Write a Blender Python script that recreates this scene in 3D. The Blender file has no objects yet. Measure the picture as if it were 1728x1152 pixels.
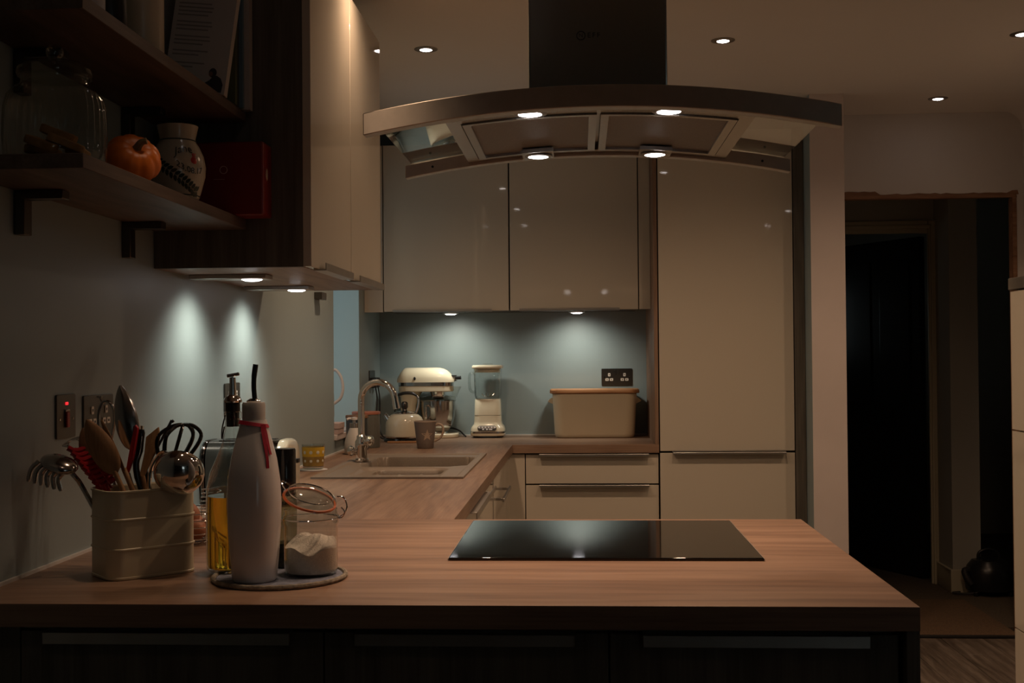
import bpy, bmesh, math, random
from mathutils import Vector, Matrix
random.seed(7)
PI = math.pi
scn = bpy.context.scene
COL = scn.collection

# ------------------------------------------------------------------ camera
FPX, YAW, PITCH, ROLL, CAMZ = 2015.16, 0.0578, 0.0134, 0.0083, 1.3
_f = Vector((-math.sin(YAW) * math.cos(PITCH), math.cos(YAW) * math.cos(PITCH), math.sin(PITCH)))
_r = Vector((math.cos(YAW), math.sin(YAW), 0))
_u = _r.cross(_f)
CR = _r * math.cos(ROLL) - _u * math.sin(ROLL)
CU = _r * math.sin(ROLL) + _u * math.cos(ROLL)
cam = bpy.data.cameras.new('camera')
cam.sensor_width = 36.0
cam.lens = FPX * 36.0 / 1728.0
cam.clip_start = 0.05
camo = bpy.data.objects.new('camera', cam)
COL.objects.link(camo)
camo.matrix_world = Matrix(((CR.x, CU.x, -_f.x, 0), (CR.y, CU.y, -_f.y, 0), (CR.z, CU.z, -_f.z, CAMZ), (0, 0, 0, 1)))
scn.camera = camo


def at(px, py, Y):
    """room point at depth Y that the photograph shows at (px, py) of 1728 x 1152"""
    d = _f + CR * ((px - 864) / FPX) + CU * ((576 - py) / FPX)
    return Vector((0, 0, CAMZ)) + d * (Y / d.y)


# ------------------------------------------------------------------ world, exposure
world = bpy.data.worlds.new('dusk')
scn.world = world
world.use_nodes = True
world.node_tree.nodes['Background'].inputs[0].default_value = (0.40, 0.45, 0.44, 1)
world.node_tree.nodes['Background'].inputs[1].default_value = 1.25
vs = scn.view_settings
vs.view_transform = 'Standard'
vs.look = 'None'
vs.exposure = 0.0
vs.gamma = 1.0
vs.use_curve_mapping = False
scn.cycles.max_bounces = 10
scn.cycles.transparent_max_bounces = 16
scn.cycles.sample_clamp_indirect = 4.0
scn.cycles.use_denoising = True
scn.cycles.caustics_reflective = False
scn.cycles.caustics_refractive = False

WARM = (1.0, 0.66, 0.42)       # halogen downlights
HOODC = (1.0, 0.61, 0.38)      # hood halogens
LEDC = (1.0, 0.97, 0.83)       # under-cabinet lights
P_CEIL, P_HOOD, P_LED_L, P_LED_B = 23.0, 8.8, 8.2, 7.2


# ------------------------------------------------------------------ helpers
def nb():
    return bmesh.new()


def box(bm, x0, x1, y0, y1, z0, z1):
    v = [bm.verts.new(p) for p in ((x0, y0, z0), (x1, y0, z0), (x1, y1, z0), (x0, y1, z0), (x0, y0, z1), (x1, y0, z1), (x1, y1, z1), (x0, y1, z1))]
    for f in ((3, 2, 1, 0), (4, 5, 6, 7), (0, 1, 5, 4), (1, 2, 6, 5), (2, 3, 7, 6), (3, 0, 4, 7)):
        bm.faces.new([v[i] for i in f])
    return bm


def bx(x0, x1, y0, y1, z0, z1):
    return box(nb(), x0, x1, y0, y1, z0, z1)


def rings(bm, rs, cap0=True, cap1=True, closed=True):
    """skin a list of equally long point rings"""
    vr = [[bm.verts.new(p) for p in r] for r in rs]
    n = len(rs[0])
    for a, b in zip(vr[:-1], vr[1:]):
        for i in range(n if closed else n - 1):
            j = (i + 1) % n
            bm.faces.new((a[i], a[j], b[j], b[i]))
    if cap0:
        bm.faces.new(list(reversed(vr[0])))
    if cap1:
        bm.faces.new(vr[-1])
    return bm


def lathe(bm, prof, n=32, c=(0, 0), wob=None, cap=True):
    """revolve (r, z) profile; wob(angle, z) scales the radius"""
    rs = []
    for r, z in prof:
        rs.append([Vector((c[0] + max(r, 1e-5) * (wob(2 * PI * i / n, z) if wob else 1) * math.cos(2 * PI * i / n),
                           c[1] + max(r, 1e-5) * (wob(2 * PI * i / n, z) if wob else 1) * math.sin(2 * PI * i / n), z)) for i in range(n)])
    rings(bm, rs, cap, cap)
    return bm


def tube(bm, pts, r, n=8, closed=False):
    pts = [Vector(p) for p in pts]
    m = len(pts)
    rr = r if isinstance(r, (list, tuple)) else [r] * m
    T = []
    for i in range(m):
        a = pts[(i - 1) % m] if (closed or i > 0) else pts[i]
        b = pts[(i + 1) % m] if (closed or i < m - 1) else pts[i]
        T.append((b - a).normalized())
    up = Vector((0, 0, 1)) if abs(T[0].z) < 0.9 else Vector((1, 0, 0))
    nrm = T[0].cross(up).normalized()
    rs = []
    for i in range(m):
        nrm = (nrm - T[i] * nrm.dot(T[i])).normalized()
        bi = T[i].cross(nrm)
        rs.append([pts[i] + (nrm * math.cos(2 * PI * k / n) + bi * math.sin(2 * PI * k / n)) * rr[i] for k in range(n)])
    if closed:
        rs.append(rs[0])
        rings(bm, rs, False, False)
    else:
        rings(bm, rs)
    return bm


def cat(pts, k=6):
    """Catmull-Rom through points"""
    pts = [Vector(p) for p in pts]
    P = [pts[0] * 2 - pts[1]] + pts + [pts[-1] * 2 - pts[-2]]
    out = []
    for i in range(1, len(P) - 2):
        p0, p1, p2, p3 = P[i - 1], P[i], P[i + 1], P[i + 2]
        for j in range(k):
            t = j / k
            out.append(0.5 * ((2 * p1) + (p2 - p0) * t + (2 * p0 - 5 * p1 + 4 * p2 - p3) * t * t + (3 * p1 - p0 - 3 * p2 + p3) * t ** 3))
    out.append(pts[-1])
    return out


def prism(bm, poly, plane, a, b):
    """extrude a 2-D polygon: plane 'xy' along z, 'xz' along y, 'yz' along x"""
    def mk(p, t):
        return {'xy': (p[0], p[1], t), 'xz': (p[0], t, p[1]), 'yz': (t, p[0], p[1])}[plane]
    rings(bm, [[Vector(mk(p, a)) for p in poly], [Vector(mk(p, b)) for p in poly]])
    bmesh.ops.recalc_face_normals(bm, faces=bm.faces)
    return bm


def rrect(w, h, r, n=5, cx=0, cy=0):
    out = []
    for sx, sy, a0 in ((1, 1, 0), (-1, 1, 90), (-1, -1, 180), (1, -1, 270)):
        for k in range(n + 1):
            a = math.radians(a0 + 90 * k / n)
            out.append((cx + sx * (w / 2 - r) + r * math.cos(a), cy + sy * (h / 2 - r) + r * math.sin(a)))
    return out


def ellipsoid(bm, c, rad, M=None, seg=20, rng=12, z0=-1.0, z1=1.0):
    c = Vector(c)
    rs = []
    for i in range(rng + 1):
        zz = z0 + (z1 - z0) * i / rng
        th = math.asin(max(-1, min(1, z0))) + (math.asin(max(-1, min(1, z1))) - math.asin(max(-1, min(1, z0)))) * i / rng
        ring = []
        for k in range(seg):
            p = Vector((rad[0] * max(math.cos(th), 1e-4) * math.cos(2 * PI * k / seg), rad[1] * max(math.cos(th), 1e-4) * math.sin(2 * PI * k / seg), rad[2] * math.sin(th)))
            ring.append(c + (M @ p if M else p))
        rs.append(ring)
    rings(bm, rs)
    return bm


def frame3(zax, xhint):
    z = Vector(zax).normalized()
    x = Vector(xhint)
    x = (x - z * x.dot(z)).normalized()
    y = z.cross(x)
    return Matrix((x, y, z)).transposed()


ORG = {}


def finish(bm, bev=0.0, seg=2, ang=35, flat=True):
    bmesh.ops.remove_doubles(bm, verts=bm.verts, dist=1e-6)
    bm.normal_update()
    keep = [f.normal.copy() for f in bm.faces] if (bev > 0 and flat) else []
    for f in bm.faces:
        f.smooth = True
    if bev > 0:
        es = [e for e in bm.edges if len(e.link_faces) == 2 and e.calc_face_angle(0) > math.radians(ang)]
        bmesh.ops.bevel(bm, geom=es, offset=bev, segments=seg, profile=0.6, affect='EDGES', clamp_overlap=True)
        bm.normal_update()
        if flat:            # the plane faces stay plane, only the bevels are rounded
            uniq = []
            for n_ in keep:
                if not any(n_.dot(u) > 0.9999 for u in uniq):
                    uniq.append(n_)
            for f in bm.faces:
                if any(f.normal.dot(u) > 0.99995 for u in uniq):
                    f.smooth = False
    bmesh.ops.recalc_face_normals(bm, faces=bm.faces)


def obj(name, bm, mat, parent=None, bev=0.0, seg=2, sharp=38, world=False, flat=True):
    """ONE mesh object.  world=True: coordinates are room coordinates of an unrotated thing"""
    finish(bm, bev, seg, flat=flat)
    if world and parent is not None:
        bm.transform(Matrix.Translation(-ORG[parent.name]))
    me = bpy.data.meshes.new(name)
    smooth = [f.smooth for f in bm.faces]
    bm.to_mesh(me)
    bm.free()
    mats = mat if isinstance(mat, (list, tuple)) else [mat]
    for m in mats:
        me.materials.append(m)
    me.set_sharp_from_angle(angle=math.radians(sharp))
    for p, s_ in zip(me.polygons, smooth):
        p.use_smooth = s_
    o = bpy.data.objects.new(name, me)
    COL.objects.link(o)
    if parent is not None:
        o.parent = parent
        ORG[o.name] = ORG[parent.name].copy()
    else:
        ORG[o.name] = Vector((0, 0, 0))
    return o


def tag(o, label, cat_, group=None, kind=None):
    o['label'] = label
    o['category'] = cat_
    if group:
        o['group'] = group
    if kind:
        o['kind'] = kind
    return o


def thing(name, label, cat_, loc=(0, 0, 0), rotz=0.0, group=None, kind=None):
    o = bpy.data.objects.new(name, None)
    COL.objects.link(o)
    o.empty_display_size = 0.05
    o.location = loc
    o.rotation_euler = (0, 0, rotz)
    ORG[o.name] = Vector(loc)
    return tag(o, label, cat_, group, kind)


def struct(name, bm, mat, label=None, cat_=None, **k):
    o = obj(name, bm, mat, **k)
    o['kind'] = 'structure'
    if label:
        o['label'] = label
        o['category'] = cat_
    return o


def copy_tree(o, parent=None):
    c = o.copy()
    COL.objects.link(c)
    c.parent = parent
    ORG[c.name] = ORG[o.name].copy()
    for ch in list(o.children):
        copy_tree(ch, c)
    return c


def text_bm(s, size, extrude=0.0, align='CENTER', spacing=1.0):
    cu = bpy.data.curves.new('lettering', 'FONT')
    cu.body = s
    cu.size = size
    cu.extrude = extrude
    cu.align_x = align
    cu.align_y = 'CENTER'
    cu.space_character = spacing
    cu.resolution_u = 3
    t = bpy.data.objects.new('lettering', cu)
    COL.objects.link(t)
    dg = bpy.context.evaluated_depsgraph_get()
    dg.update()
    me = bpy.data.meshes.new_from_object(t.evaluated_get(dg))
    bm = nb()
    bm.from_mesh(me)
    bpy.data.objects.remove(t)
    bpy.data.curves.remove(cu)
    bpy.data.meshes.remove(me)
    return bm


# ------------------------------------------------------------------ materials
def mat(name, col=(0.5, 0.5, 0.5), rough=0.5, metal=0.0, spec=0.5, emis=None, estr=0.0, coat=0.0, noise=None, bump=None, trans=0.0, sss=0.0):
    m = bpy.data.materials.new(name)
    m.use_nodes = True
    nt = m.node_tree
    b = nt.nodes['Principled BSDF']
    b.inputs['Base Color'].default_value = (*col, 1)
    b.inputs['Roughness'].default_value = rough
    b.inputs['Metallic'].default_value = metal
    b.inputs['Specular IOR Level'].default_value = spec
    b.inputs['Coat Weight'].default_value = coat
    b.inputs['Coat Roughness'].default_value = 0.03
    b.inputs['Transmission Weight'].default_value = trans
    if emis:
        b.inputs['Emission Color'].default_value = (*emis, 1)
        b.inputs['Emission Strength'].default_value = estr
    tc = nt.nodes.new('ShaderNodeTexCoord')
    if noise:          # (scale, amount)
        sc, am = noise
        n = nt.nodes.new('ShaderNodeTexNoise')
        n.inputs['Scale'].default_value = sc
        n.inputs['Detail'].default_value = 4
        nt.links.new(tc.outputs['Object'], n.inputs['Vector'])
        r = nt.nodes.new('ShaderNodeValToRGB')
        r.color_ramp.elements[0].position = 0.3
        r.color_ramp.elements[1].position = 0.7
        r.color_ramp.elements[0].color = (*[max(0, c * (1 - am)) for c in col], 1)
        r.color_ramp.elements[1].color = (*[min(1, c * (1 + am)) for c in col], 1)
        nt.links.new(n.outputs['Fac'], r.inputs['Fac'])
        nt.links.new(r.outputs['Color'], b.inputs['Base Color'])
    if bump:           # (scale, strength, (sx, sy, sz))
        sc, st, str3 = bump
        mp = nt.nodes.new('ShaderNodeMapping')
        mp.inputs['Scale'].default_value = str3
        nt.links.new(tc.outputs['Object'], mp.inputs['Vector'])
        n = nt.nodes.new('ShaderNodeTexNoise')
        n.inputs['Scale'].default_value = sc
        n.inputs['Detail'].default_value = 3
        nt.links.new(mp.outputs['Vector'], n.inputs['Vector'])
        bp = nt.nodes.new('ShaderNodeBump')
        bp.inputs['Strength'].default_value = st
        bp.inputs['Distance'].default_value = 0.002
        nt.links.new(n.outputs['Fac'], bp.inputs['Height'])
        nt.links.new(bp.outputs['Normal'], b.inputs['Normal'])
    return m


def wood(name, dark, mid, light, axis='x', rough=0.42, grain=1.0, cath=0.5, spec=0.4):
    """sawn oak: long streaks along one axis, fine pores and cathedral figure"""
    m = bpy.data.materials.new(name)
    m.use_nodes = True
    nt = m.node_tree
    b = nt.nodes['Principled BSDF']
    b.inputs['Specular IOR Level'].default_value = spec
    tc = nt.nodes.new('ShaderNodeTexCoord')

    def mapped(long, cross):
        mp = nt.nodes.new('ShaderNodeMapping')
        s = {'x': (long, cross, cross), 'y': (cross, long, cross), 'z': (cross, cross, long)}[axis]
        mp.inputs['Scale'].default_value = s
        nt.links.new(tc.outputs['Object'], mp.inputs['Vector'])
        return mp

    def noise(mp, scale, detail, dist=0.0):
        n = nt.nodes.new('ShaderNodeTexNoise')
        n.inputs['Scale'].default_value = scale
        n.inputs['Detail'].default_value = detail
        n.inputs['Distortion'].default_value = dist
        nt.links.new(mp.outputs['Vector'], n.inputs['Vector'])
        return n
    broad = noise(mapped(0.8 * grain, 9 * grain), 2.0, 5, 0.6)
    fine = noise(mapped(3 * grain, 90 * grain), 2.0, 4, 0.2)
    wv = nt.nodes.new('ShaderNodeTexWave')
    wv.wave_type = 'BANDS'
    wv.bands_direction = {'x': 'Y', 'y': 'X', 'z': 'X'}[axis]
    wv.inputs['Scale'].default_value = 2.2 * grain
    wv.inputs['Distortion'].default_value = 9
    wv.inputs['Detail'].default_value = 3
    wv.inputs['Detail Scale'].default_value = 1.2
    nt.links.new(mapped(0.9, 3.2).outputs['Vector'], wv.inputs['Vector'])

    def math_(op, a, bb):
        n = nt.nodes.new('ShaderNodeMath')
        n.operation = op
        for i, x in enumerate((a, bb)):
            if isinstance(x, (int, float)):
                n.inputs[i].default_value = x
            else:
                nt.links.new(x, n.inputs[i])
        return n.outputs[0]
    s = math_('ADD', math_('MULTIPLY', broad.outputs['Fac'], 0.55), math_('MULTIPLY', fine.outputs['Fac'], 0.35))
    s = math_('ADD', s, math_('MULTIPLY', wv.outputs['Fac'], 0.16 * cath))
    ramp = nt.nodes.new('ShaderNodeValToRGB')
    e = ramp.color_ramp.elements
    e[0].position = 0.34
    e[0].color = (*dark, 1)
    e[1].position = 0.66
    e[1].color = (*light, 1)
    k = e.new(0.5)
    k.color = (*mid, 1)
    nt.links.new(s, ramp.inputs['Fac'])
    nt.links.new(ramp.outputs['Color'], b.inputs['Base Color'])
    b.inputs['Roughness'].default_value = rough
    bp = nt.nodes.new('ShaderNodeBump')
    bp.inputs['Strength'].default_value = 0.25
    bp.inputs['Distance'].default_value = 0.001
    nt.links.new(fine.outputs['Fac'], bp.inputs['Height'])
    nt.links.new(bp.outputs['Normal'], b.inputs['Normal'])
    return m


def thin_glass(name, tint=(1, 1, 1), ior=1.45, rough=0.0, boost=1.0):
    """thin clear sheet: Fresnel mix of a clear and a mirror layer"""
    m = bpy.data.materials.new(name)
    m.use_nodes = True
    nt = m.node_tree
    nt.nodes.remove(nt.nodes['Principled BSDF'])
    out = nt.nodes['Material Output']
    t = nt.nodes.new('ShaderNodeBsdfTransparent')
    t.inputs['Color'].default_value = (*tint, 1)
    g = nt.nodes.new('ShaderNodeBsdfGlossy')
    g.inputs['Roughness'].default_value = rough
    fr = nt.nodes.new('ShaderNodeFresnel')
    ge = nt.nodes.new('ShaderNodeNewGeometry')
    mi = nt.nodes.new('ShaderNodeMix')
    mi.data_type = 'FLOAT'
    mi.inputs[2].default_value = ior          # a thin sheet reflects alike from both sides
    mi.inputs[3].default_value = 1.0 / ior
    nt.links.new(ge.outputs['Backfacing'], mi.inputs[0])
    nt.links.new(mi.outputs[0], fr.inputs['IOR'])
    mx = nt.nodes.new('ShaderNodeMixShader')
    ml = nt.nodes.new('ShaderNodeMath')
    ml.operation = 'MULTIPLY'
    ml.use_clamp = True
    ml.inputs[1].default_value = boost
    nt.links.new(fr.outputs[0], ml.inputs[0])
    nt.links.new(ml.outputs[0], mx.inputs[0])
    nt.links.new(t.outputs[0], mx.inputs[1])
    nt.links.new(g.outputs[0], mx.inputs[2])
    nt.links.new(mx.outputs[0], out.inputs['Surface'])
    return m


M = {}
OAK = ((0.172, 0.101, 0.066), (0.260, 0.162, 0.107), (0.335, 0.217, 0.147))
M['oak_x'] = wood('oak_along_x', *OAK, axis='x')
M['oak_y'] = wood('oak_along_y', *OAK, axis='y', cath=0.55)
M['oak_z'] = wood('oak_upright', *OAK, axis='z', rough=0.5)
DOAK = ((0.075, 0.066, 0.053), (0.120, 0.105, 0.086), (0.165, 0.145, 0.118))
M['doak_z'] = wood('dark_oak_upright', *DOAK, axis='z', rough=0.5)
SOAK = ((0.075, 0.052, 0.038), (0.120, 0.083, 0.062), (0.165, 0.117, 0.088))
M['soak_y'] = wood('shelf_oak', *SOAK, axis='y', rough=0.5)
M['lam'] = wood('laminate', (0.060, 0.046, 0.036), (0.125, 0.098, 0.078), (0.21, 0.17, 0.138), axis='y', rough=0.4, cath=0.6)
M['spoonwood'] = wood('spoon_wood', (0.26, 0.135, 0.062), (0.36, 0.20, 0.095), (0.44, 0.26, 0.13), axis='z', rough=0.55, grain=2.0)
M['spoonwood_dark'] = wood('spoon_wood_dark', (0.13, 0.060, 0.026), (0.20, 0.098, 0.045), (0.27, 0.14, 0.066), axis='z', rough=0.55, grain=2.0)
M['lidwood'] = wood('lid_wood', (0.30, 0.13, 0.05), (0.42, 0.20, 0.085), (0.52, 0.28, 0.13), axis='x', rough=0.4, grain=2.0)
M['rawwood'] = wood('raw_timber', (0.20, 0.10, 0.055), (0.30, 0.16, 0.09), (0.40, 0.23, 0.14), axis='x', rough=0.7, grain=1.5)
M['paint'] = mat('blue_grey_paint', (0.285, 0.345, 0.350), 0.45, noise=(2.0, 0.03))
M['reveal'] = mat('sky_blue_paint', (0.46, 0.66, 0.74), 0.55, noise=(2.0, 0.03))
M['white'] = mat('white_paint', (0.70, 0.66, 0.62), 0.7, noise=(3.0, 0.03))
M['pinkwhite'] = mat('bare_plaster_white', (0.66, 0.58, 0.55), 0.75, noise=(4.0, 0.04))
M['ceil'] = mat('ceiling_white', (0.84, 0.79, 0.73), 0.8, noise=(1.5, 0.02))
M['darkroom'] = mat('hall_paint', (0.42, 0.41, 0.36), 0.8, noise=(2.0, 0.05))
M['dining'] = mat('dining_wall_paint', (0.28, 0.29, 0.27), 0.8, noise=(2.0, 0.05))
M['trimwhite'] = mat('gloss_trim_paint', (0.55, 0.50, 0.37), 0.4, noise=(3.0, 0.03))
M['coir'] = mat('coir_mat', (0.135, 0.082, 0.046), 0.95, noise=(180, 0.35), bump=(300, 0.8, (1, 1, 1)))
M['carpet'] = mat('hall_carpet', (0.10, 0.075, 0.05), 0.95, noise=(150, 0.3), bump=(250, 0.6, (1, 1, 1)))
M['cream'] = mat('cream_gloss', (0.60, 0.54, 0.445), 0.03, spec=0.45, noise=(1.2, 0.015))
M['carcass'] = mat('cabinet_carcass', (0.45, 0.41, 0.34), 0.5, noise=(3, 0.02))
M['gapshade'] = mat('carcass_gap_shade', (0.05, 0.042, 0.033), 0.6, noise=(5, 0.1))  # cabinet bodies coloured dark, painting the shade in the door gaps
M['gap'] = mat('dark_recess', (0.03, 0.025, 0.02), 0.8, noise=(5, 0.1))
M['steel'] = mat('brushed_steel', (0.50, 0.47, 0.43), 0.27, 1.0, bump=(60, 0.12, (1, 30, 30)))
M['steel_v'] = mat('brushed_steel_upright', (0.34, 0.335, 0.31), 0.22, 1.0, bump=(60, 0.10, (30, 30, 1)))
M['rail'] = mat('brushed_rail_steel', (0.60, 0.54, 0.47), 0.52, 1.0, noise=(40, 0.05))
_nt = M['rail'].node_tree
_c = _nt.nodes.new('ShaderNodeCombineXYZ')
_c.inputs[2].default_value = 1.0
_nt.nodes['Principled BSDF'].inputs['Anisotropic'].default_value = 0.85
_nt.links.new(_c.outputs[0], _nt.nodes['Principled BSDF'].inputs['Tangent'])
M['handle'] = mat('handle_aluminium', (0.50, 0.48, 0.45), 0.36, 1.0, noise=(20, 0.05))
M['chrome'] = mat('chrome', (0.75, 0.73, 0.71), 0.06, 1.0, noise=(5, 0.02))
M['utensil'] = mat('utensil_steel', (0.48, 0.46, 0.44), 0.16, 1.0, noise=(10, 0.05))
M['mesh'] = mat('grease_filter_mesh', (0.30, 0.275, 0.25), 0.5, 0.85, bump=(600, 0.9, (1, 1, 1)), noise=(500, 0.2))
M['hob'] = mat('black_hob_glass', (0.004, 0.004, 0.004), 0.045, spec=0.6, noise=(3, 0.2))
M['black'] = mat('black_plastic', (0.012, 0.012, 0.012), 0.35, noise=(10, 0.2))
M['blackgloss'] = mat('black_gloss', (0.010, 0.010, 0.010), 0.12, noise=(10, 0.2))
M['blackrub'] = mat('black_rubber', (0.018, 0.017, 0.017), 0.6, noise=(30, 0.2))
M['nickel'] = mat('black_nickel_plate', (0.115, 0.105, 0.092), 0.3, 0.9, noise=(10, 0.05))
M['rocker'] = mat('white_rocker_plastic', (0.66, 0.60, 0.52), 0.4, noise=(10, 0.02))
M['redlamp'] = mat('red_neon', (0.5, 0.02, 0.02), 0.3, emis=(1.0, 0.03, 0.04), estr=1.0, noise=(10, 0.02))
M['redswitch'] = mat('red_switch_plastic', (0.32, 0.02, 0.015), 0.35, noise=(10, 0.05))
M['sink'] = mat('taupe_composite', (0.235, 0.188, 0.145), 0.42, noise=(250, 0.10))
M['enamel'] = mat('cream_enamel', (0.76, 0.68, 0.51), 0.16, spec=0.5, noise=(2, 0.02))
M['tin'] = mat('cream_tin', (0.66, 0.59, 0.42), 0.35, noise=(6, 0.02))
M['binceram'] = mat('cream_stoneware', (0.62, 0.53, 0.38), 0.28, noise=(4, 0.03))
M['ceramic'] = mat('white_ceramic', (0.72, 0.69, 0.68), 0.14, noise=(4, 0.02))
M['ceramic_matt'] = mat('white_ceramic_matt', (0.55, 0.53, 0.50), 0.35, noise=(6, 0.04))
M['mug'] = mat('taupe_mug_glaze', (0.20, 0.165, 0.145), 0.25, noise=(6, 0.04))
M['star'] = mat('pale_star_print', (0.42, 0.32, 0.24), 0.35, noise=(30, 0.1))
M['ribbon'] = mat('crimson_ribbon', (0.36, 0.010, 0.035), 0.45, noise=(60, 0.15))
M['redplastic'] = mat('red_silicone', (0.42, 0.012, 0.020), 0.35, noise=(20, 0.1))
M['redbox'] = mat('dark_red_card', (0.19, 0.010, 0.009), 0.35, noise=(8, 0.08))
M['gasket'] = mat('orange_rubber', (0.75, 0.17, 0.05), 0.4, noise=(20, 0.05))
M['pumpkin'] = mat('pumpkin_skin', (0.92, 0.22, 0.018), 0.4, noise=(14, 0.10))
M['stem'] = mat('pumpkin_stem', (0.20, 0.14, 0.06), 0.8, noise=(60, 0.3))
M['vase'] = mat('cream_painted_pottery', (0.52, 0.45, 0.33), 0.18, noise=(5, 0.04))
M['ink'] = mat('dark_green_glaze', (0.012, 0.022, 0.012), 0.3, noise=(10, 0.2))
M['berry'] = mat('red_berry_glaze', (0.45, 0.035, 0.02), 0.3, noise=(10, 0.1))
M['egg'] = mat('brown_egg_shell', (0.46, 0.20, 0.115), 0.5, noise=(20, 0.12))
M['oil'] = mat('olive_oil', (0.95, 0.55, 0.04), 0.02, trans=1.0)
M['salt'] = mat('white_salt', (0.80, 0.72, 0.64), 0.9, noise=(300, 0.08), bump=(400, 0.6, (1, 1, 1)))
M['pepper'] = mat('peppercorns', (0.06, 0.045, 0.03), 0.7, noise=(220, 0.6), bump=(220, 0.9, (1, 1, 1)))
M['biscuit'] = mat('biscuit', (0.36, 0.19, 0.065), 0.8, noise=(50, 0.25))
M['matblue'] = mat('mat_blue_weave', (0.17, 0.19, 0.25), 0.9, noise=(80, 0.35), bump=(120, 0.8, (1, 1, 1)))
M['rope'] = mat('mat_rope_edge', (0.26, 0.23, 0.18), 0.9, noise=(90, 0.4), bump=(150, 0.8, (1, 1, 1)))
M['paper'] = mat('book_paper', (0.50, 0.46, 0.42), 0.7, noise=(8, 0.04))
M['bookgrey'] = mat('book_grey_cover', (0.20, 0.20, 0.20), 0.5, noise=(8, 0.05))
M['bookgreen'] = mat('book_olive_cover', (0.09, 0.10, 0.045), 0.5, noise=(8, 0.05))
M['bookblue'] = mat('book_blue_cover', (0.12, 0.20, 0.26), 0.5, noise=(8, 0.05))
M['bookdark'] = mat('book_dark_cover', (0.025, 0.025, 0.03), 0.5, noise=(8, 0.05))
M['print'] = mat('grey_print', (0.26, 0.24, 0.22), 0.7, noise=(8, 0.05))
M['skinprint'] = mat('printed_skin_tone', (0.20, 0.10, 0.06), 0.7, noise=(8, 0.05))
M['pinkpaper'] = mat('pale_pink_card', (0.55, 0.42, 0.39), 0.7, noise=(8, 0.05))
M['canister'] = mat('grey_green_canister', (0.16, 0.165, 0.145), 0.4, noise=(6, 0.05))
M['canister_dark'] = mat('dark_slate_canister', (0.045, 0.055, 0.06), 0.35, noise=(6, 0.05))
M['yellow'] = mat('yellow_print_glass', (0.70, 0.42, 0.03), 0.12, noise=(30, 0.1))
M['amber'] = mat('amber_print_glass', (0.34, 0.20, 0.045), 0.12, noise=(40, 0.25))
M['dot'] = mat('pale_dot_print', (0.72, 0.66, 0.48), 0.3, noise=(8, 0.05))
M['peachlid'] = mat('terracotta_lid', (0.42, 0.16, 0.10), 0.5, noise=(20, 0.1))
M['sealant'] = mat('white_sealant', (0.65, 0.63, 0.60), 0.4, noise=(20, 0.03))
M['smoke'] = mat('dark_vacuum_shell', (0.012, 0.012, 0.013), 0.3, noise=(10, 0.2))
M['glass'] = thin_glass('clear_glass', (0.88, 0.91, 0.90), 1.5, 0.0, 2.1)
M['jarglass'] = thin_glass('ribbed_jar_glass', (0.90, 0.90, 0.86), 1.45, 0.0, 1.1)
M['toastersteel'] = mat('toaster_steel', (0.13, 0.12, 0.11), 0.12, 1.0, noise=(10, 0.05))
M['hoodglass'] = thin_glass('hood_glass', (0.93, 0.96, 0.94), 1.5, 0.0, 1.7)
M['pane'] = thin_glass('window_glass', (0.95, 0.97, 0.98))
M['acrylic'] = thin_glass('clear_acrylic', (0.93, 0.92, 0.88), 1.3)
M['smokeglass'] = thin_glass('green_tinted_glass', (0.60, 0.62, 0.50))
M['bulb'] = mat('lit_halogen_lens', (1, 1, 1), 0.3, emis=(1.0, 0.90, 0.86), estr=14.0, noise=(3, 0.0))
M['ledlens'] = mat('lit_led_lens', (1, 1, 1), 0.3, emis=(1.0, 0.97, 1.0), estr=14.0, noise=(3, 0.0))
M['ring'] = mat('downlight_ring', (0.30, 0.26, 0.22), 0.3, 0.8, noise=(20, 0.05))


def spot(name, parent, loc, energy, color, size_deg, blend, aim=(0, 0, -1), radius=0.02):
    l = bpy.data.lights.new(name, 'SPOT')
    l.energy = energy
    l.color = color
    l.spot_size = math.radians(size_deg)
    l.spot_blend = blend
    l.shadow_soft_size = radius
    o = bpy.data.objects.new(name, l)
    COL.objects.link(o)
    o.parent = parent
    o.location = Vector(loc) - ORG[parent.name]
    o.rotation_euler = Vector(aim).to_track_quat('-Z', 'Y').to_euler()
    return o


# ================================================================== SETTING
WX, BY, CZ = -1.015, 5.98, 2.42           # left wall, back wall, ceiling
RX = 2.05                                  # right wall
WIN0, WIN1, SILL, WTOP = 4.854, 5.432, 0.985, 2.12
DW = 5.65                                  # wall with the doorway
ZW = 0.91                                  # worktop height

# floor with laminate planks
fl = struct('floor', bx(-1.3, 4.6, -5.2, 8.9, -0.08, -0.008), M['gap'], 'dark subfloor under wood laminate planks and hall', 'floor')
pm = None
pw, pl = 0.19, 1.28
ix = 0
x = 0.30
while x < 2.04:
    off = (ix % 3) * 0.43
    y = 0.6 - off
    while y < 5.6:
        y0, y1 = max(y, 0.6), min(y + pl, 5.585)
        if y1 - y0 > 0.08:
            x1 = min(x + pw, RX)
            obj('plank', bx(x + 0.001, x1 - 0.001, y0 + 0.001, y1 - 0.001, -0.008, 0.0), M['lam'], fl, bev=0.0012, seg=1)
        y += pl
    x += pw
    ix += 1
struct('floor_kitchen', bx(WX, 0.30, -5.2, BY, -0.008, 0.0), M['lam'], 'wood laminate floor hidden behind the peninsula', 'floor')
struct('floor_dining', bx(0.30, 4.5, -5.2, 0.599, -0.008, 0.0), M['lam'], 'wood laminate floor of the room behind the viewer', 'floor')
struct('floor_hall', bx(1.0, 4.0, 5.80, 8.8, -0.008, 0.004), M['carpet'], 'dark carpet of the unlit hall', 'floor')

# ceiling
struct('ceiling', bx(-1.35, 4.6, -5.2, 8.9, CZ, CZ + 0.1), M['ceil'], 'plain white ceiling with recessed downlights', 'ceiling')

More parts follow.
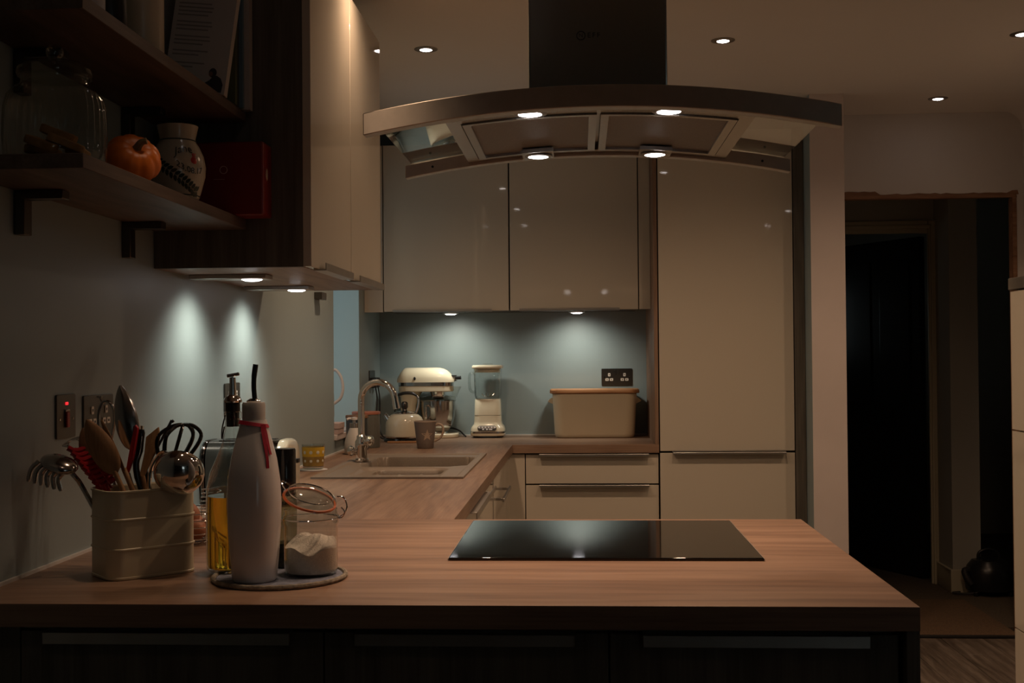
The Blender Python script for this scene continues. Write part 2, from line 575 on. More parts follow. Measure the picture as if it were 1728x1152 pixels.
# left wall with a deep window opening
b = nb()
box(b, WX - 0.27, WX, -5.2, WIN0, 0, CZ)
box(b, WX - 0.27, WX, WIN1, BY + 0.1, 0, CZ)
box(b, WX - 0.27, WX, WIN0, WIN1, 0, SILL)
box(b, WX - 0.27, WX, WIN0, WIN1, WTOP, CZ)
struct('wall_left', b, M['paint'], 'blue grey painted wall on the left with shelves', 'wall')
# linings of the window recess (thin painted boards)
b = nb()
box(b, WX - 0.20, WX - 0.002, WIN1 - 0.006, WIN1, SILL, WTOP)
box(b, WX - 0.20, WX - 0.002, WIN0, WIN0 + 0.006, SILL, WTOP)
box(b, WX - 0.20, WX - 0.002, WIN0, WIN1, WTOP - 0.006, WTOP)
struct('trim_1', b, M['reveal'], 'sky blue lining of the window recess', 'trim')
w = thing('window_1', 'white framed window in the recess beside the sink', 'window', (WX - 0.23, (WIN0 + WIN1) / 2, SILL), kind='structure')
b = nb()
X0, X1 = WX - 0.265, WX - 0.205
for y0, y1, z0, z1 in ((WIN0, WIN1, SILL, SILL + 0.05), (WIN0, WIN1, WTOP - 0.05, WTOP), (WIN0, WIN0 + 0.05, SILL + 0.05, WTOP - 0.05), (WIN1 - 0.05, WIN1, SILL + 0.05, WTOP - 0.05)):
    box(b, X0, X1, y0, y1, z0, z1)
obj('window_frame', b, M['white'], w, bev=0.003, world=True)
obj('pane', bx(WX - 0.245, WX - 0.239, WIN0 + 0.05, WIN1 - 0.05, SILL + 0.05, WTOP - 0.05), M['pane'], w, world=True)
obj('window_sill', bx(WX - 0.205, WX + 0.012, WIN0 + 0.002, WIN1 - 0.002, SILL - 0.02, SILL + 0.004), M['pinkwhite'], w, bev=0.004, world=True)

struct('wall_back', bx(WX, 1.0, BY, BY + 0.1, 0, CZ), M['paint'], 'blue grey back wall above the worktop', 'wall')

# stub wall between kitchen and doorway: white front, blue kitchen side
b = bx(0.987, 1.132, 5.18, 5.80, 0, CZ)
st = struct('wall_stub', b, [M['pinkwhite'], M['paint']], 'narrow pinkish white wall end beside the tall cabinet', 'wall')
for p in st.data.polygons:
    if p.normal.x < -0.9:
        p.material_index = 1

# doorway wall
OX0, OX1, OZ = 1.150, 2.000, 2.025
b = nb()
box(b, 1.132, OX0, DW, DW + 0.06, 0, CZ)
box(b, OX1 + 0.02, 4.2, DW, DW + 0.06, 0, CZ)
box(b, OX0, OX1 + 0.02, DW, DW + 0.06, OZ + 0.016, CZ)
struct('wall_doorway', b, M['white'], 'white wall above and beside the dark hall opening', 'wall')
b = nb()
box(b, OX0, OX1 + 0.019, DW - 0.003, DW + 0.05, OZ, OZ + 0.015)
box(b, OX1, OX1 + 0.019, DW - 0.003, DW + 0.05, 0, OZ)
struct('trim_2', b, M['rawwood'], 'raw orange timber lining around the hall opening', 'trim', bev=0.002)
# torn plaster edge above the lining (an irregular strip)
b = nb()
poly = [(OX0, OZ + 0.026)]
xx = OX0
tops = []
while xx < OX1 + 0.03:
    frac = (xx - OX0) / 0.9
    tops.append((xx, OZ + 0.018 + (0.014 if frac < 0.27 else 0.0) + random.uniform(0, 0.006) + (0.012 if frac > 0.93 else 0)))
    xx += 0.025
poly = [(OX0, OZ + 0.012), (OX1 + 0.03, OZ + 0.012)] + list(reversed(tops))
prism(b, poly, 'xz', DW - 0.0015, DW + 0.01)
struct('trim_3', b, M['rawwood'], 'ragged unpainted strip above the hall opening', 'trim')

# right wall with a rounded cove at the ceiling, and the room behind the viewer
struct('wall_right', bx(RX, RX + 0.1, 1.2, DW, 0, CZ), M['white'], 'white wall along the right edge', 'wall')
b = nb()
pf = [(RX, CZ)] + [(RX - 0.085 + 0.085 * math.sin(a), CZ - 0.085 + 0.085 * math.cos(a)) for a in [PI / 2 * k / 8 for k in range(9)]]
prism(b, pf, 'xz', 1.2, DW)
struct('trim_4', b, M['ceil'], 'rounded plaster cove between ceiling and right wall', 'trim')
struct('wall_step', bx(RX + 0.1, 4.5, 1.2, 1.3, 0, CZ), M['dining'], 'wall where the room widens, outside the picture', 'wall')
struct('wall_side', bx(4.5, 4.6, -5.2, 1.3, 0, CZ), M['dining'], 'far side wall of the dark room behind the viewer', 'wall')
w = thing('fill_window_2', 'unseen wide window added behind the viewer as dusk fill light', 'window', (3.65, -5.25, 0.25), kind='structure')  # added opening, out of view, that fills the peninsula fronts with dim light
fb = nb()
for x0, x1, z0, z1 in ((2.9, 4.4, 0.25, 0.32), (2.9, 4.4, 2.03, 2.1), (2.9, 2.97, 0.32, 2.03), (4.33, 4.4, 0.32, 2.03), (3.615, 3.685, 0.32, 2.03)):
    box(fb, x0, x1, -5.28, -5.22, z0, z1)
obj('window_frame', fb, M['white'], w, world=True)
obj('pane', bx(2.97, 3.615, -5.258, -5.252, 0.32, 2.03), M['pane'], w, world=True)
obj('pane', bx(3.685, 4.33, -5.258, -5.252, 0.32, 2.03), M['pane'], w, world=True)
b = nb()
box(b, -1.3, 2.9, -5.3, -5.2, 0, CZ)
box(b, 4.4, 4.6, -5.3, -5.2, 0, CZ)
box(b, 2.9, 4.4, -5.3, -5.2, 0, 0.25)
box(b, 2.9, 4.4, -5.3, -5.2, 2.1, CZ)
struct('wall_front', b, M['dining'], 'wall of the dark room behind the viewer', 'wall')

# ---------------------------------------------------------------- hall beyond the opening
HY = 6.90
b = nb()
box(b, 1.0, 1.20, HY, HY + 0.1, 0, CZ)
box(b, 2.0, 2.12, HY, HY + 0.1, 0, CZ)
box(b, 1.2, 2.0, HY, HY + 0.1, 2.0, CZ)
struct('wall_hall', b, M['darkroom'], 'unlit hall wall with a door frame', 'wall')
b = nb()
box(b, 1.0, 1.05, 5.80, 7.9, 0, CZ)
box(b, 1.0, 1.05, 8.25, 8.8, 0, CZ)
box(b, 1.0, 1.05, 7.9, 8.25, 0, 1.3)
box(b, 1.0, 1.05, 7.9, 8.25, 1.75, CZ)
w = thing('fill_window_3', 'unseen small window added to light the room beyond the hall', 'window', (1.02, 8.075, 1.3), kind='structure')  # added opening, hidden from the camera, for a faint glow on the chest
obj('pane', bx(1.02, 1.026, 7.901, 8.249, 1.301, 1.749), M['pane'], w, world=True)
struct('wall_hall_left', b, M['darkroom'], 'unlit side wall of the hall', 'wall')
struct('wall_hall_pillar', bx(2.005, 2.155, 6.63, HY, 0, CZ), M['darkroom'], 'pale wall end in the dark hall', 'wall')
struct('wall_hall_right', bx(3.3, 3.4, 5.78, 8.8, 0, CZ), M['darkroom'], 'far side wall of the hall', 'wall')
struct('wall_hall_far', bx(1.0, 3.4, 8.8, 8.9, 0, CZ), M['darkroom'], 'end wall of the room beyond the hall', 'wall')
b = nb()
box(b, 2.005 - 0.014, 2.155 + 0.012, 6.616, 6.63, 0.004, 0.13)
box(b, 2.005 - 0.014, 2.005, 6.63, HY, 0.004, 0.13)
struct('baseboard_hall', b, M['trimwhite'], 'moulded skirting at the foot of the hall wall end', 'baseboard', bev=0.004)
d = thing('door_1', 'dark hall door standing ajar in its frame', 'door', (1.96, HY, 0.004), kind='structure')
b = nb()
box(b, 1.965, 2.035, HY - 0.02, HY, 0.004, 2.055)
box(b, 1.20, 1.965, HY - 0.02, HY, 1.985, 2.055)
box(b, 1.975, 1.99, HY - 0.032, HY - 0.02, 0.004, 2.03)
box(b, 1.20, 1.975, HY - 0.032, HY - 0.02, 2.01, 2.03)
obj('architrave', b, M['trimwhite'], d, bev=0.004, world=True)
# the leaf, hinged right, opening away
leaf = nb()
box(leaf, -0.74, 0, 0, 0.04, 0, 1.97)
for z0, z1 in ((0.12, 0.85), (1.0, 1.85)):
    for x0, x1 in ((-0.66, -0.41), (-0.33, -0.08)):
        box(leaf, x0, x1, -0.006, 0.0, z0, z1)
leaf.transform(Matrix.Translation((1.955, HY + 0.12, 0.01)) @ Matrix.Rotation(math.radians(-62), 4, 'Z'))
lf = obj('door_leaf', leaf, M['smoke'], d, bev=0.003, world=True)
b = nb()
tube(b, [(-0.69, -0.05, 1.0), (-0.60, -0.05, 1.0)], 0.008)
tube(b, [(-0.69, 0.0, 1.0), (-0.69, -0.05, 1.0)], 0.008)
b.transform(Matrix.Translation((1.955, HY + 0.12, 0.01)) @ Matrix.Rotation(math.radians(-62), 4, 'Z'))
obj('handle', b, M['handle'], lf, world=True)
# pale chest in the far room
t = thing('chest', 'pale low chest in the dark room beyond the hall door', 'chest', (1.62, 8.4, 0.004))
obj('body', bx(-0.28, 0.28, -0.25, 0.25, 0.0, 1.02), M['white'], t, bev=0.006)
obj('lid', bx(-0.29, 0.29, -0.26, 0.26, 1.02, 1.05), M['white'], t, bev=0.006)

# coir mat in the doorway
t = thing('door_mat', 'brown coir mat with dark edge lying in the hall opening', 'mat', (1.6, 6.05, 0.0))
obj('pile', bx(1.155, 1.99, 5.60, 6.40, 0.0045, 0.014), M['coir'], t, bev=0.003, world=True)
obj('edging', bx(1.155, 1.99, 5.587, 5.60, 0.0005, 0.013), M['blackrub'], t, bev=0.003, world=True)

# sealant lines where worktop meets the wall
b = nb()
box(b, WX, WX + 0.006, 1.885, BY, ZW, ZW + 0.006)
box(b, WX, 0.32, BY - 0.006, BY, ZW, ZW + 0.006)
struct('trim_5', b, M['sealant'], 'white sealant bead along the back of the worktops', 'trim')

# ================================================================== WORKTOPS
PYF, PYB, PXR, RFX, BFY = 1.881, 2.8816, 0.5188, -0.3106, 5.328
WT = 0.038
o = obj('worktop', bx(WX, PXR, PYF, PYB, ZW - WT, ZW), M['oak_x'], bev=0.0015)
tag(o, 'warm lit oak worktop of the peninsula carrying the hob', 'worktop')
# sink run worktop with a cut-out
SX0, SX1, SY0, SY1 = -0.872, -0.393, 3.862, 4.785
b = nb()
xs = [WX, SX0, SX1, RFX]
ys = [PYB + 0.0006, SY0, SY1, BFY]
for i in range(3):
    for j in range(3):
        if i == 1 and j == 1:
            continue
        z0, z1 = ZW - WT, ZW
        v = {}
        def V(x_, y_, z_):
            return b.verts.new((x_, y_, z_))
        for z_ in (z0, z1):
            b.faces.new([V(xs[i], ys[j], z_), V(xs[i + 1], ys[j], z_), V(xs[i + 1], ys[j + 1], z_), V(xs[i], ys[j + 1], z_)])
for (xa, ya, xb, yb) in ((WX, ys[0], RFX, ys[0]), (RFX, ys[0], RFX, BFY), (RFX, BFY, WX, BFY), (WX, BFY, WX, ys[0]),
                         (SX0, SY0, SX1, SY0), (SX1, SY0, SX1, SY1), (SX1, SY1, SX0, SY1), (SX0, SY1, SX0, SY0)):
    # split so that the edges meet the top faces
    def cuts(a0, a1, lst):
        k = sorted([c for c in lst if min(a0, a1) < c < max(a0, a1)], reverse=a0 > a1)
        return [a0] + k + [a1]
    if abs(xa - xb) < 1e-9:
        cc = cuts(ya, yb, ys)
        seg_ = [((xa, p), (xa, q)) for p, q in zip(cc[:-1], cc[1:])]
    else:
        cc = cuts(xa, xb, xs)
        seg_ = [((p, ya), (q, ya)) for p, q in zip(cc[:-1], cc[1:])]
    for p, q in seg_:
        b.faces.new([b.verts.new((*p, ZW - WT)), b.verts.new((*q, ZW - WT)), b.verts.new((*q, ZW)), b.verts.new((*p, ZW))])
o = obj('worktop', b, M['oak_y'])
tag(o, 'oak worktop running along the left wall with the sink', 'worktop')
o = obj('worktop', bx(WX, 0.3410, BFY + 0.0006, BY, ZW - WT, ZW), M['oak_x'], bev=0.0012)
tag(o, 'oak worktop along the back wall under bread bin and blender', 'worktop')

# ================================================================== BASE UNITS
def strip_handle(x0, x1, yf, z, parent, drop=0.018, out=0.012, world=True):
    """edge-profile handle hooked over the top of a front facing -Y"""
    b = nb()
    box(b, x0, x1, yf - out, yf + 0.012, z, z + 0.003)
    box(b, x0, x1, yf - out, yf - out + 0.003, z - drop, z + 0.003)
    return obj('handle', b, M['handle'], parent, bev=0.0008, seg=1, world=world)


def base_front(label, x0, x1, hx0, hx1, yf):
    t = thing('base_cabinet', label, 'cabinet', ((x0 + x1) / 2, yf + 0.3, 0.0), group='oak base cabinets of the peninsula')
    obj('body', bx(x0 + 0.001, x1 - 0.001, yf + 0.019, yf + 0.58, 0.10, ZW - WT), M['carcass'], t, world=True)
    dr = obj('door', bx(x0 + 0.0015, x1 - 0.0015, yf, yf + 0.018, 0.12, 0.862), M['doak_z'], t, bev=0.001, seg=1, world=True)
    strip_handle(hx0, hx1, yf, 0.8605, dr)
    obj('plinth', bx(x0, x1, yf + 0.05, yf + 0.066, 0.0, 0.10), M['doak_z'], t, world=True)
    return t


base_front('dark oak fronted base cabinet nearest the left wall', -0.917, -0.417, -0.875, -0.470, 1.903)
base_front('dark oak fronted base cabinet in the middle of the peninsula', -0.417, 0.040, -0.365, -0.014, 1.903)
base_front('dark oak fronted base cabinet at the peninsula open end', 0.040, 0.492, 0.093, 0.445, 1.903)
o = obj('filler_panel', bx(WX + 0.001, -0.9185, 1.905, 1.923, 0.0, ZW - WT), M['doak_z'], bev=0.001)
tag(o, 'narrow dark oak filler between peninsula cabinets and left wall', 'panel')
o = obj('end_panel', bx(0.4985, PXR, 1.884, PYB - 0.003, 0.0, ZW - WT), M['doak_z'], bev=0.001)
tag(o, 'dark oak end panel closing the right side of the peninsula', 'panel')
o = obj('back_panel', bx(RFX + 0.02, 0.4980, PYB - 0.03, PYB - 0.012, 0.0, ZW - WT), M['doak_z'], bev=0.001)
tag(o, 'oak panel on the kitchen side of the peninsula under the hob', 'panel')

# sink run, fronts facing +X
RF = -0.327
t = thing('base_cabinet', 'cream gloss base cabinet below the sink with long handle', 'cabinet', (-0.62, 3.85, 0.0), group='cream base units along the left wall')
bb_ = nb()
for bx_ in ((-0.95, RF - 0.020, 3.252, 3.268, 0.10, ZW - WT), (-0.95, RF - 0.020, 4.432, 4.448, 0.10, ZW - WT), (-0.95, RF - 0.020, 3.268, 4.432, 0.10, 0.116), (-0.966, -0.95, 3.252, 4.448, 0.10, ZW - WT)):
    box(bb_, *bx_)
obj('body', bb_, M['carcass'], t, world=True)
dr = obj('door', bx(RF - 0.018, RF, 3.2515, 4.4485, 0.12, 0.866), M['cream'], t, bev=0.001, seg=1, world=True)
b = nb()
box(b, RF - 0.012, RF + 0.034, 3.32, 3.83, 0.8665, 0.8695)
box(b, RF + 0.031, RF + 0.034, 3.32, 3.83, 0.849, 0.8695)
obj('handle', b, M['handle'], dr, bev=0.0008, seg=1, world=True)
obj('plinth', bx(RF - 0.08, RF - 0.064, 3.25, 4.45, 0.0, 0.10), M['oak_y'], t, world=True)
t = thing('base_cabinet', 'cream gloss base cabinet near the back corner with mid-height bar handle', 'cabinet', (-0.62, 4.75, 0.0), group='cream base units along the left wall')
bb_ = nb()
for bx_ in ((-0.95, RF - 0.020, 4.452, 4.468, 0.10, ZW - WT), (-0.95, RF - 0.020, 5.032, 5.048, 0.10, ZW - WT), (-0.95, RF - 0.020, 4.468, 5.032, 0.10, 0.116), (-0.966, -0.95, 4.452, 5.048, 0.10, ZW - WT)):
    box(bb_, *bx_)
obj('body', bb_, M['carcass'], t, world=True)
dr = obj('door', bx(RF - 0.018, RF, 4.4515, 5.0485, 0.12, 0.866), M['cream'], t, bev=0.001, seg=1, world=True)
b = nb()
box(b, RF + 0.026, RF + 0.034, 4.48, 4.92, 0.757, 0.772)
for yy in (4.52, 4.88):
    box(b, RF, RF + 0.028, yy - 0.006, yy + 0.006, 0.759, 0.769)
obj('handle', b, M['handle'], dr, bev=0.001, seg=1, world=True)
obj('plinth', bx(RF - 0.08, RF - 0.064, 4.45, 5.05, 0.0, 0.10), M['oak_y'], t, world=True)
o = obj('filler_panel', bx(RF - 0.018, RF, PYB + 0.01, 3.2485, 0.0, ZW - WT), M['cream'], bev=0.001)
tag(o, 'cream filler panel hidden in the corner behind the peninsula', 'panel')
b = nb()
prism(b, [(RF - 0.018, 5.0515), (RF, 5.0515), (RF, 5.3445), (-0.2565, 5.3445), (-0.2565, 5.362), (RF - 0.018, 5.362)], 'xy', 0.10, 0.867)
o = obj('corner_panel', b, M['cream'], bev=0.001, seg=1)
tag(o, 'cream gloss angled corner post beside the back drawers', 'panel')

# back run drawers
YF = 5.3445
t = thing('drawer_unit', 'cream gloss drawer unit below the back worktop', 'cabinet', (0.045, 5.6, 0.0))
obj('body', bx(-0.250, 0.318, YF + 0.020, 5.93, 0.10, ZW - WT), M['gap'], t, world=True)  # dark body colour stands in for shade between the drawer fronts
for z0, z1 in ((0.7350, 0.8655), (0.43, 0.7285), (0.12, 0.425)):
    dr = obj('drawer', bx(-0.2520, 0.3385, YF, YF + 0.018, z0, z1), M['cream'], t, bev=0.001, seg=1, world=True)
    strip_handle(-0.191, 0.296, YF, z1 - 0.0005, dr, drop=0.006, out=0.030)
obj('plinth', bx(-0.254, 0.318, YF + 0.05, YF + 0.066, 0.0, 0.10), M['oak_x'], t, world=True)

# tall unit
TZ = 2.30
t = thing('tall_cabinet', 'tall cream gloss fridge housing with oak side panels', 'cabinet', (0.64, 5.65, 0.0))
obj('body', bx(0.344, 0.935, 5.352, 5.95, 0.10, TZ), M['gapshade'], t, world=True)
d1 = obj('door', bx(0.3455, 0.9355, 5.328, 5.348, 0.8800, TZ), M['cream'], t, bev=0.001, seg=1, world=True)
b = nb()
box(b, 0.400, 0.894, 5.310, 5.34, 0.8755, 0.8785)
box(b, 0.400, 0.894, 5.310, 5.313, 0.8755, 0.8835)
obj('handle', b, M['handle'], d1, bev=0.0008, seg=1, world=True)
d2 = obj('door', bx(0.3455, 0.9355, 5.328, 5.348, 0.12, 0.8715), M['cream'], t, bev=0.001, seg=1, world=True)
strip_handle(0.400, 0.894, 5.328, 0.8718, d2, drop=0.005, out=0.030)
obj('side_panel', bx(0.3235, 0.3405, 5.328, BY - 0.002, ZW + 0.0003, TZ), M['oak_z'], t, bev=0.001, seg=1, world=True)
obj('side_panel', bx(0.9395, 0.9855, 5.326, 5.97, 0.0, TZ), M['doak_z'], t, bev=0.001, seg=1, world=True)
obj('plinth', bx(0.341, 0.939, 5.40, 5.416, 0.0, 0.10), M['oak_x'], t, world=True)

# ================================================================== WALL UNITS
CB = 1.519
def wall_unit(label, x0, x1):
    t = thing('wall_cabinet', label, 'cabinet', ((x0 + x1) / 2, 5.77, CB), group='cream wall cabinets on the back wall')
    obj('body', bx(x0 + 0.001, x1 - 0.001, 5.578, BY - 0.001, CB + 0.006, TZ), M['gapshade'], t, world=True)
    dr = obj('door', bx(x0 + 0.0022, x1 - 0.0022, 5.5545, 5.5745, CB, TZ), M['cream'], t, bev=0.001, seg=1, world=True)
    b = nb()
    m = (x0 + x1) / 2
    box(b, x0 + 0.045, x0 + 0.51, 5.538, 5.572, CB - 0.004, CB - 0.001)
    box(b, x0 + 0.045, x0 + 0.51, 5.538, 5.541, CB - 0.004, CB + 0.008)
    obj('handle', b, M['handle'], dr, bev=0.0008, seg=1, world=True)
    return t


wall_unit('cream gloss wall cabinet above kettle and blender', -0.924, -0.3325)
wall_unit('cream gloss wall cabinet above the bread bin', -0.3305, 0.268)
o = obj('filler_panel', bx(WX + 0.001, -0.9265, 5.556, 5.574, CB - 0.002, TZ), M['cream'], bev=0.001)
tag(o, 'narrow cream filler between back wall cabinets and left wall', 'panel')
o = obj('filler_panel', bx(0.2705, 0.3225, 5.556, 5.574, CB, TZ), M['cream'], bev=0.001)
tag(o, 'narrow cream filler between wall cabinet and tall cabinet', 'panel')

# left wall cabinet
LX, LY0, LY1, LB, LT = -0.6346, 2.788, 3.770, 1.5185, 2.31
t = thing('wall_cabinet', 'oak sided wall cabinet with two cream gloss doors above the left worktop', 'cabinet', (-0.83, 3.28, LB))
obj('side_panel', bx(WX + 0.001, LX - 0.0205, LY0, LY0 + 0.018, LB, LT), M['doak_z'], t, bev=0.001, seg=1, world=True)
obj('side_panel', bx(WX + 0.001, LX - 0.0205, LY1 - 0.018, LY1, LB, LT), M['doak_z'], t, bev=0.001, seg=1, world=True)
obj('body', bx(WX + 0.001, LX - 0.0215, LY0 + 0.019, LY1 - 0.019, LB + 0.02, LT), M['carcass'], t, world=True)
obj('bottom_panel', bx(WX + 0.001, LX - 0.0205, LY0 + 0.0185, LY1 - 0.0185, LB, LB + 0.018), M['oak_y'], t, world=True)
ym = 3.278
for y0, y1, h0, h1 in ((LY0, ym - 0.0015, 2.88, 3.235), (ym + 0.0015, LY1, 3.33, 3.74)):
    dr = obj('door', bx(LX - 0.020, LX, y0, y1, LB + 0.001, LT), M['cream'], t, bev=0.001, seg=1, world=True)
    b = nb()
    prism(b, [(LX - 0.016, LB - 0.0025), (LX + 0.016, LB - 0.0025), (LX + 0.016, LB + 0.016), (LX + 0.0135, LB + 0.016), (LX + 0.0135, LB + 0.0005), (LX - 0.016, LB + 0.0005)], 'xz', h0, h1)
    obj('handle', b, M['handle'], dr, world=True)

# ================================================================== SHELVES
SHX = -0.79
def shelf(z0, label):
    t = thing('wall_shelf', label, 'shelf', (-0.9, 2.32, z0), group='oak wall shelves')
    obj('board', bx(WX + 0.001, SHX, 1.857, LY0 - 0.001, z0, z0 + 0.024), M['soak_y'], t, bev=0.001, seg=1, world=True)
    for yy in (2.10, 2.605):
        b = nb()
        box(b, WX + 0.0005, WX + 0.090, yy - 0.015, yy + 0.015, z0 - 0.016, z0 - 0.0005)
        box(b, WX + 0.0005, WX + 0.020, yy - 0.015, yy + 0.015, z0 - 0.080, z0 - 0.016)
        obj('bracket', b, M['nickel'], t, bev=0.001, seg=1, world=True)
    return t


shelf(1.608, 'lower oak wall shelf carrying jar, pumpkin and painted vase')
shelf(1.863, 'upper oak wall shelf carrying the books')
S1, S2 = 1.632, 1.887

# ================================================================== COOKER HOOD
HC = 0.0390
def A(x_):
    return 1.771 - 0.227 * (x_ - HC) ** 2


def arch(bm, x0, x1, y0, y1, d0, d1, n=24):
    rs = []
    for i in range(n + 1):
        x_ = x0 + (x1 - x0) * i / n
        a = A(x_)
        rs.append([Vector((x_, y0, a + d0)), Vector((x_, y1, a + d0)), Vector((x_, y1, a + d1)), Vector((x_, y0, a + d1))])
    rings(bm, rs)
    return bm


hd = thing('cooker_hood', 'arched steel and glass island cooker hood with chimney above the hob', 'cooker hood', (HC, 2.53, 1.72))
obj('front_rail', arch(nb(), HC - 0.45, HC + 0.45, 2.248, 2.280, 0.0, 0.042, 40), M['rail'], hd, bev=0.0015, seg=1, world=True, flat=False)
obj('rear_rail', arch(nb(), HC - 0.45, HC + 0.45, 2.796, 2.824, 0.0, 0.030, 40), M['rail'], hd, bev=0.0012, seg=1, world=True, flat=False)
obj('glass_canopy', arch(nb(), HC - 0.435, HC + 0.435, 2.2805, 2.822, 0.0305, 0.0355, 40), M['hoodglass'], hd, world=True)
HB0, HB1 = HC - 0.299, HC + 0.299
b = nb()
arch(b, HB0, HB0 + 0.026, 2.281, 2.795, 0.007, 0.030, 6)
arch(b, HB1 - 0.026, HB1, 2.281, 2.795, 0.007, 0.030, 6)
arch(b, HB0 + 0.026, HB1 - 0.026, 2.281, 2.343, 0.007, 0.030, 20)
arch(b, HB0 + 0.026, HB1 - 0.026, 2.758, 2.795, 0.007, 0.030, 20)
arch(b, HB0 + 0.026, HB1 - 0.026, 2.343, 2.758, 0.020, 0.030, 20)
obj('body', b, M['steel'], hd, world=True)
for x0, x1 in ((HB0 + 0.029, HC - 0.004), (HC + 0.004, HB1 - 0.029)):
    b = nb()
    for a0, a1, c0, c1 in ((x0, x1, 2.345, 2.360), (x0, x1, 2.741, 2.756), (x0, x0 + 0.016, 2.360, 2.741), (x1 - 0.016, x1, 2.360, 2.741)):
        arch(b, a0, a1, c0, c1, 0.004, 0.018, 10)
    fr = obj('grease_filter', b, M['steel'], hd, world=True)
    obj('filter_mesh', arch(nb(), x0 + 0.016, x1 - 0.016, 2.360, 2.741, 0.010, 0.018, 10), M['mesh'], fr, world=True)
    b = nb()
    xm = HC + (-0.134 if x0 < HC else 0.134)
    arch(b, xm - 0.036, xm + 0.036, 2.700, 2.793, -0.002, 0.0065, 6)
    obj('light_plate', b, M['steel'], hd, world=True)
for sx in (-1, 1):
    for yy, dz in ((2.312, 0.007), (2.752, -0.002)):
        xm = HC + sx * 0.134
        z = A(xm) + dz
        b = nb()
        lathe(b, [(0.0235, z - 0.0008), (0.0235, z - 0.003), (0.033, z - 0.002), (0.033, z - 0.0002)], 28, (xm, yy))
        lr = obj('hood_lamp', b, M['ring'], hd, world=True)
        obj('lens', lathe(nb(), [(0.0, z - 0.0065), (0.013, z - 0.0055), (0.023, z - 0.0032), (0.023, z - 0.001)], 28, (xm, yy)), M['bulb'], lr, world=True)
        spot('hood_bulb', hd, (xm, yy, z - 0.012), P_HOOD, HOODC, 130, 1.0, radius=0.022)
for sx in (-1, 1):
    obj('rail_screw', lathe(nb(), [(0.003, -0.0005), (0.0028, 0.001)], 10), M['black'], hd).matrix_local = Matrix.Translation(Vector((HC + sx * 0.385, 2.7955, A(HC + 0.385) + 0.014)) - ORG[hd.name]) @ Matrix.Rotation(PI / 2, 4, 'X')
ch = obj('chimney', bx(-0.1005, 0.1775, 2.40, 2.66, 1.8065, CZ - 0.001), M['steel_v'], hd, bev=0.003, world=True)
b = text_bm('EFF', 0.0145, 0.0003, 'LEFT', 1.35)
b.transform(Matrix.Translation((0.0178, 2.3996, 1.9465)) @ Matrix.Rotation(PI / 2, 4, 'X'))
obj('lettering', b, M['black'], ch, world=True)
b = text_bm('N', 0.011, 0.0003)
b.transform(Matrix.Translation((0.0052, 2.3996, 1.9465)) @ Matrix.Rotation(PI / 2, 4, 'X'))
tube(b, [(0.0052 + 0.0085 * math.cos(2 * PI * k / 24), 2.3995, 1.9465 + 0.0085 * math.sin(2 * PI * k / 24)) for k in range(24)], 0.0009, 6, closed=True)
obj('round_emblem', b, M['black'], ch, world=True)

# ================================================================== HOB, SINK, TAP
t = thing('hob', 'black glass induction hob set into the peninsula worktop', 'hob', (0.042, 2.557, ZW))
obj('glass_top', bx(-0.2585, 0.3425, 2.294, 2.819, ZW + 0.0004, ZW + 0.006), M['hob'], t, bev=0.0018, seg=2, world=True)
b = nb()
obj('trim_strip', box(b, -0.2600, -0.2587, 2.293, 2.820, ZW + 0.0003, ZW + 0.0048), M['handle'], t, world=True)
obj('trim_strip', bx(0.3427, 0.3440, 2.293, 2.820, ZW + 0.0003, ZW + 0.0048), M['handle'], t, world=True)

# sink as one moulded sheet
def sstep(a, b_, x_):
    t_ = max(0.0, min(1.0, (x_ - a) / (b_ - a)))
    return t_ * t_ * (3 - 2 * t_)


def rr_sd(x_, y_, x0, x1, y0, y1, r):
    qx = abs(x_ - (x0 + x1) / 2) - (x1 - x0) / 2 + r
    qy = abs(y_ - (y0 + y1) / 2) - (y1 - y0) / 2 + r
    return math.hypot(max(qx, 0), max(qy, 0)) + min(max(qx, qy), 0) - r


FX0, FX1, FY0, FY1 = -0.883, -0.384, 3.845, 4.800
def sink_z(x_, y_):
    z = 0.0065
    # inner step just inside the rim
    z -= 0.0045 * sstep(0.0, 0.006, -rr_sd(x_, y_, FX0 + 0.022, FX1 - 0.022, FY0 + 0.022, FY1 - 0.022, 0.02))
    dr = max(rr_sd(x_, y_, -0.78, -0.47, 3.885, 4.215, 0.05), -(x_ + y_ * 0.0 + 0.80))
    z -= 0.010 * sstep(-0.006, 0.020, -dr)
    if dr < -0.02 and y_ < 4.05:                       # drainer ribs running towards the bowl
        z += 0.005 * (0.5 + 0.5 * math.cos((x_ + 0.62) / 0.075 * 2 * PI)) ** 6 * sstep(3.90, 3.94, y_) * (1 - sstep(4.03, 4.05, y_))
    big = rr_sd(x_, y_, -0.80, -0.415, 4.255, 4.665, 0.045)
    cut = ((x_ + 0.455) * 0.75 - (y_ - 4.275) * 0.9) / 1.17          # near right corner cut away
    big = max(big, cut)
    z -= 0.185 * sstep(0.0, 0.012, -big)
    half = rr_sd(x_, y_, -0.725, -0.485, 4.065, 4.200, 0.03)
    z -= 0.085 * sstep(0.0, 0.011, -half)
    return ZW + z


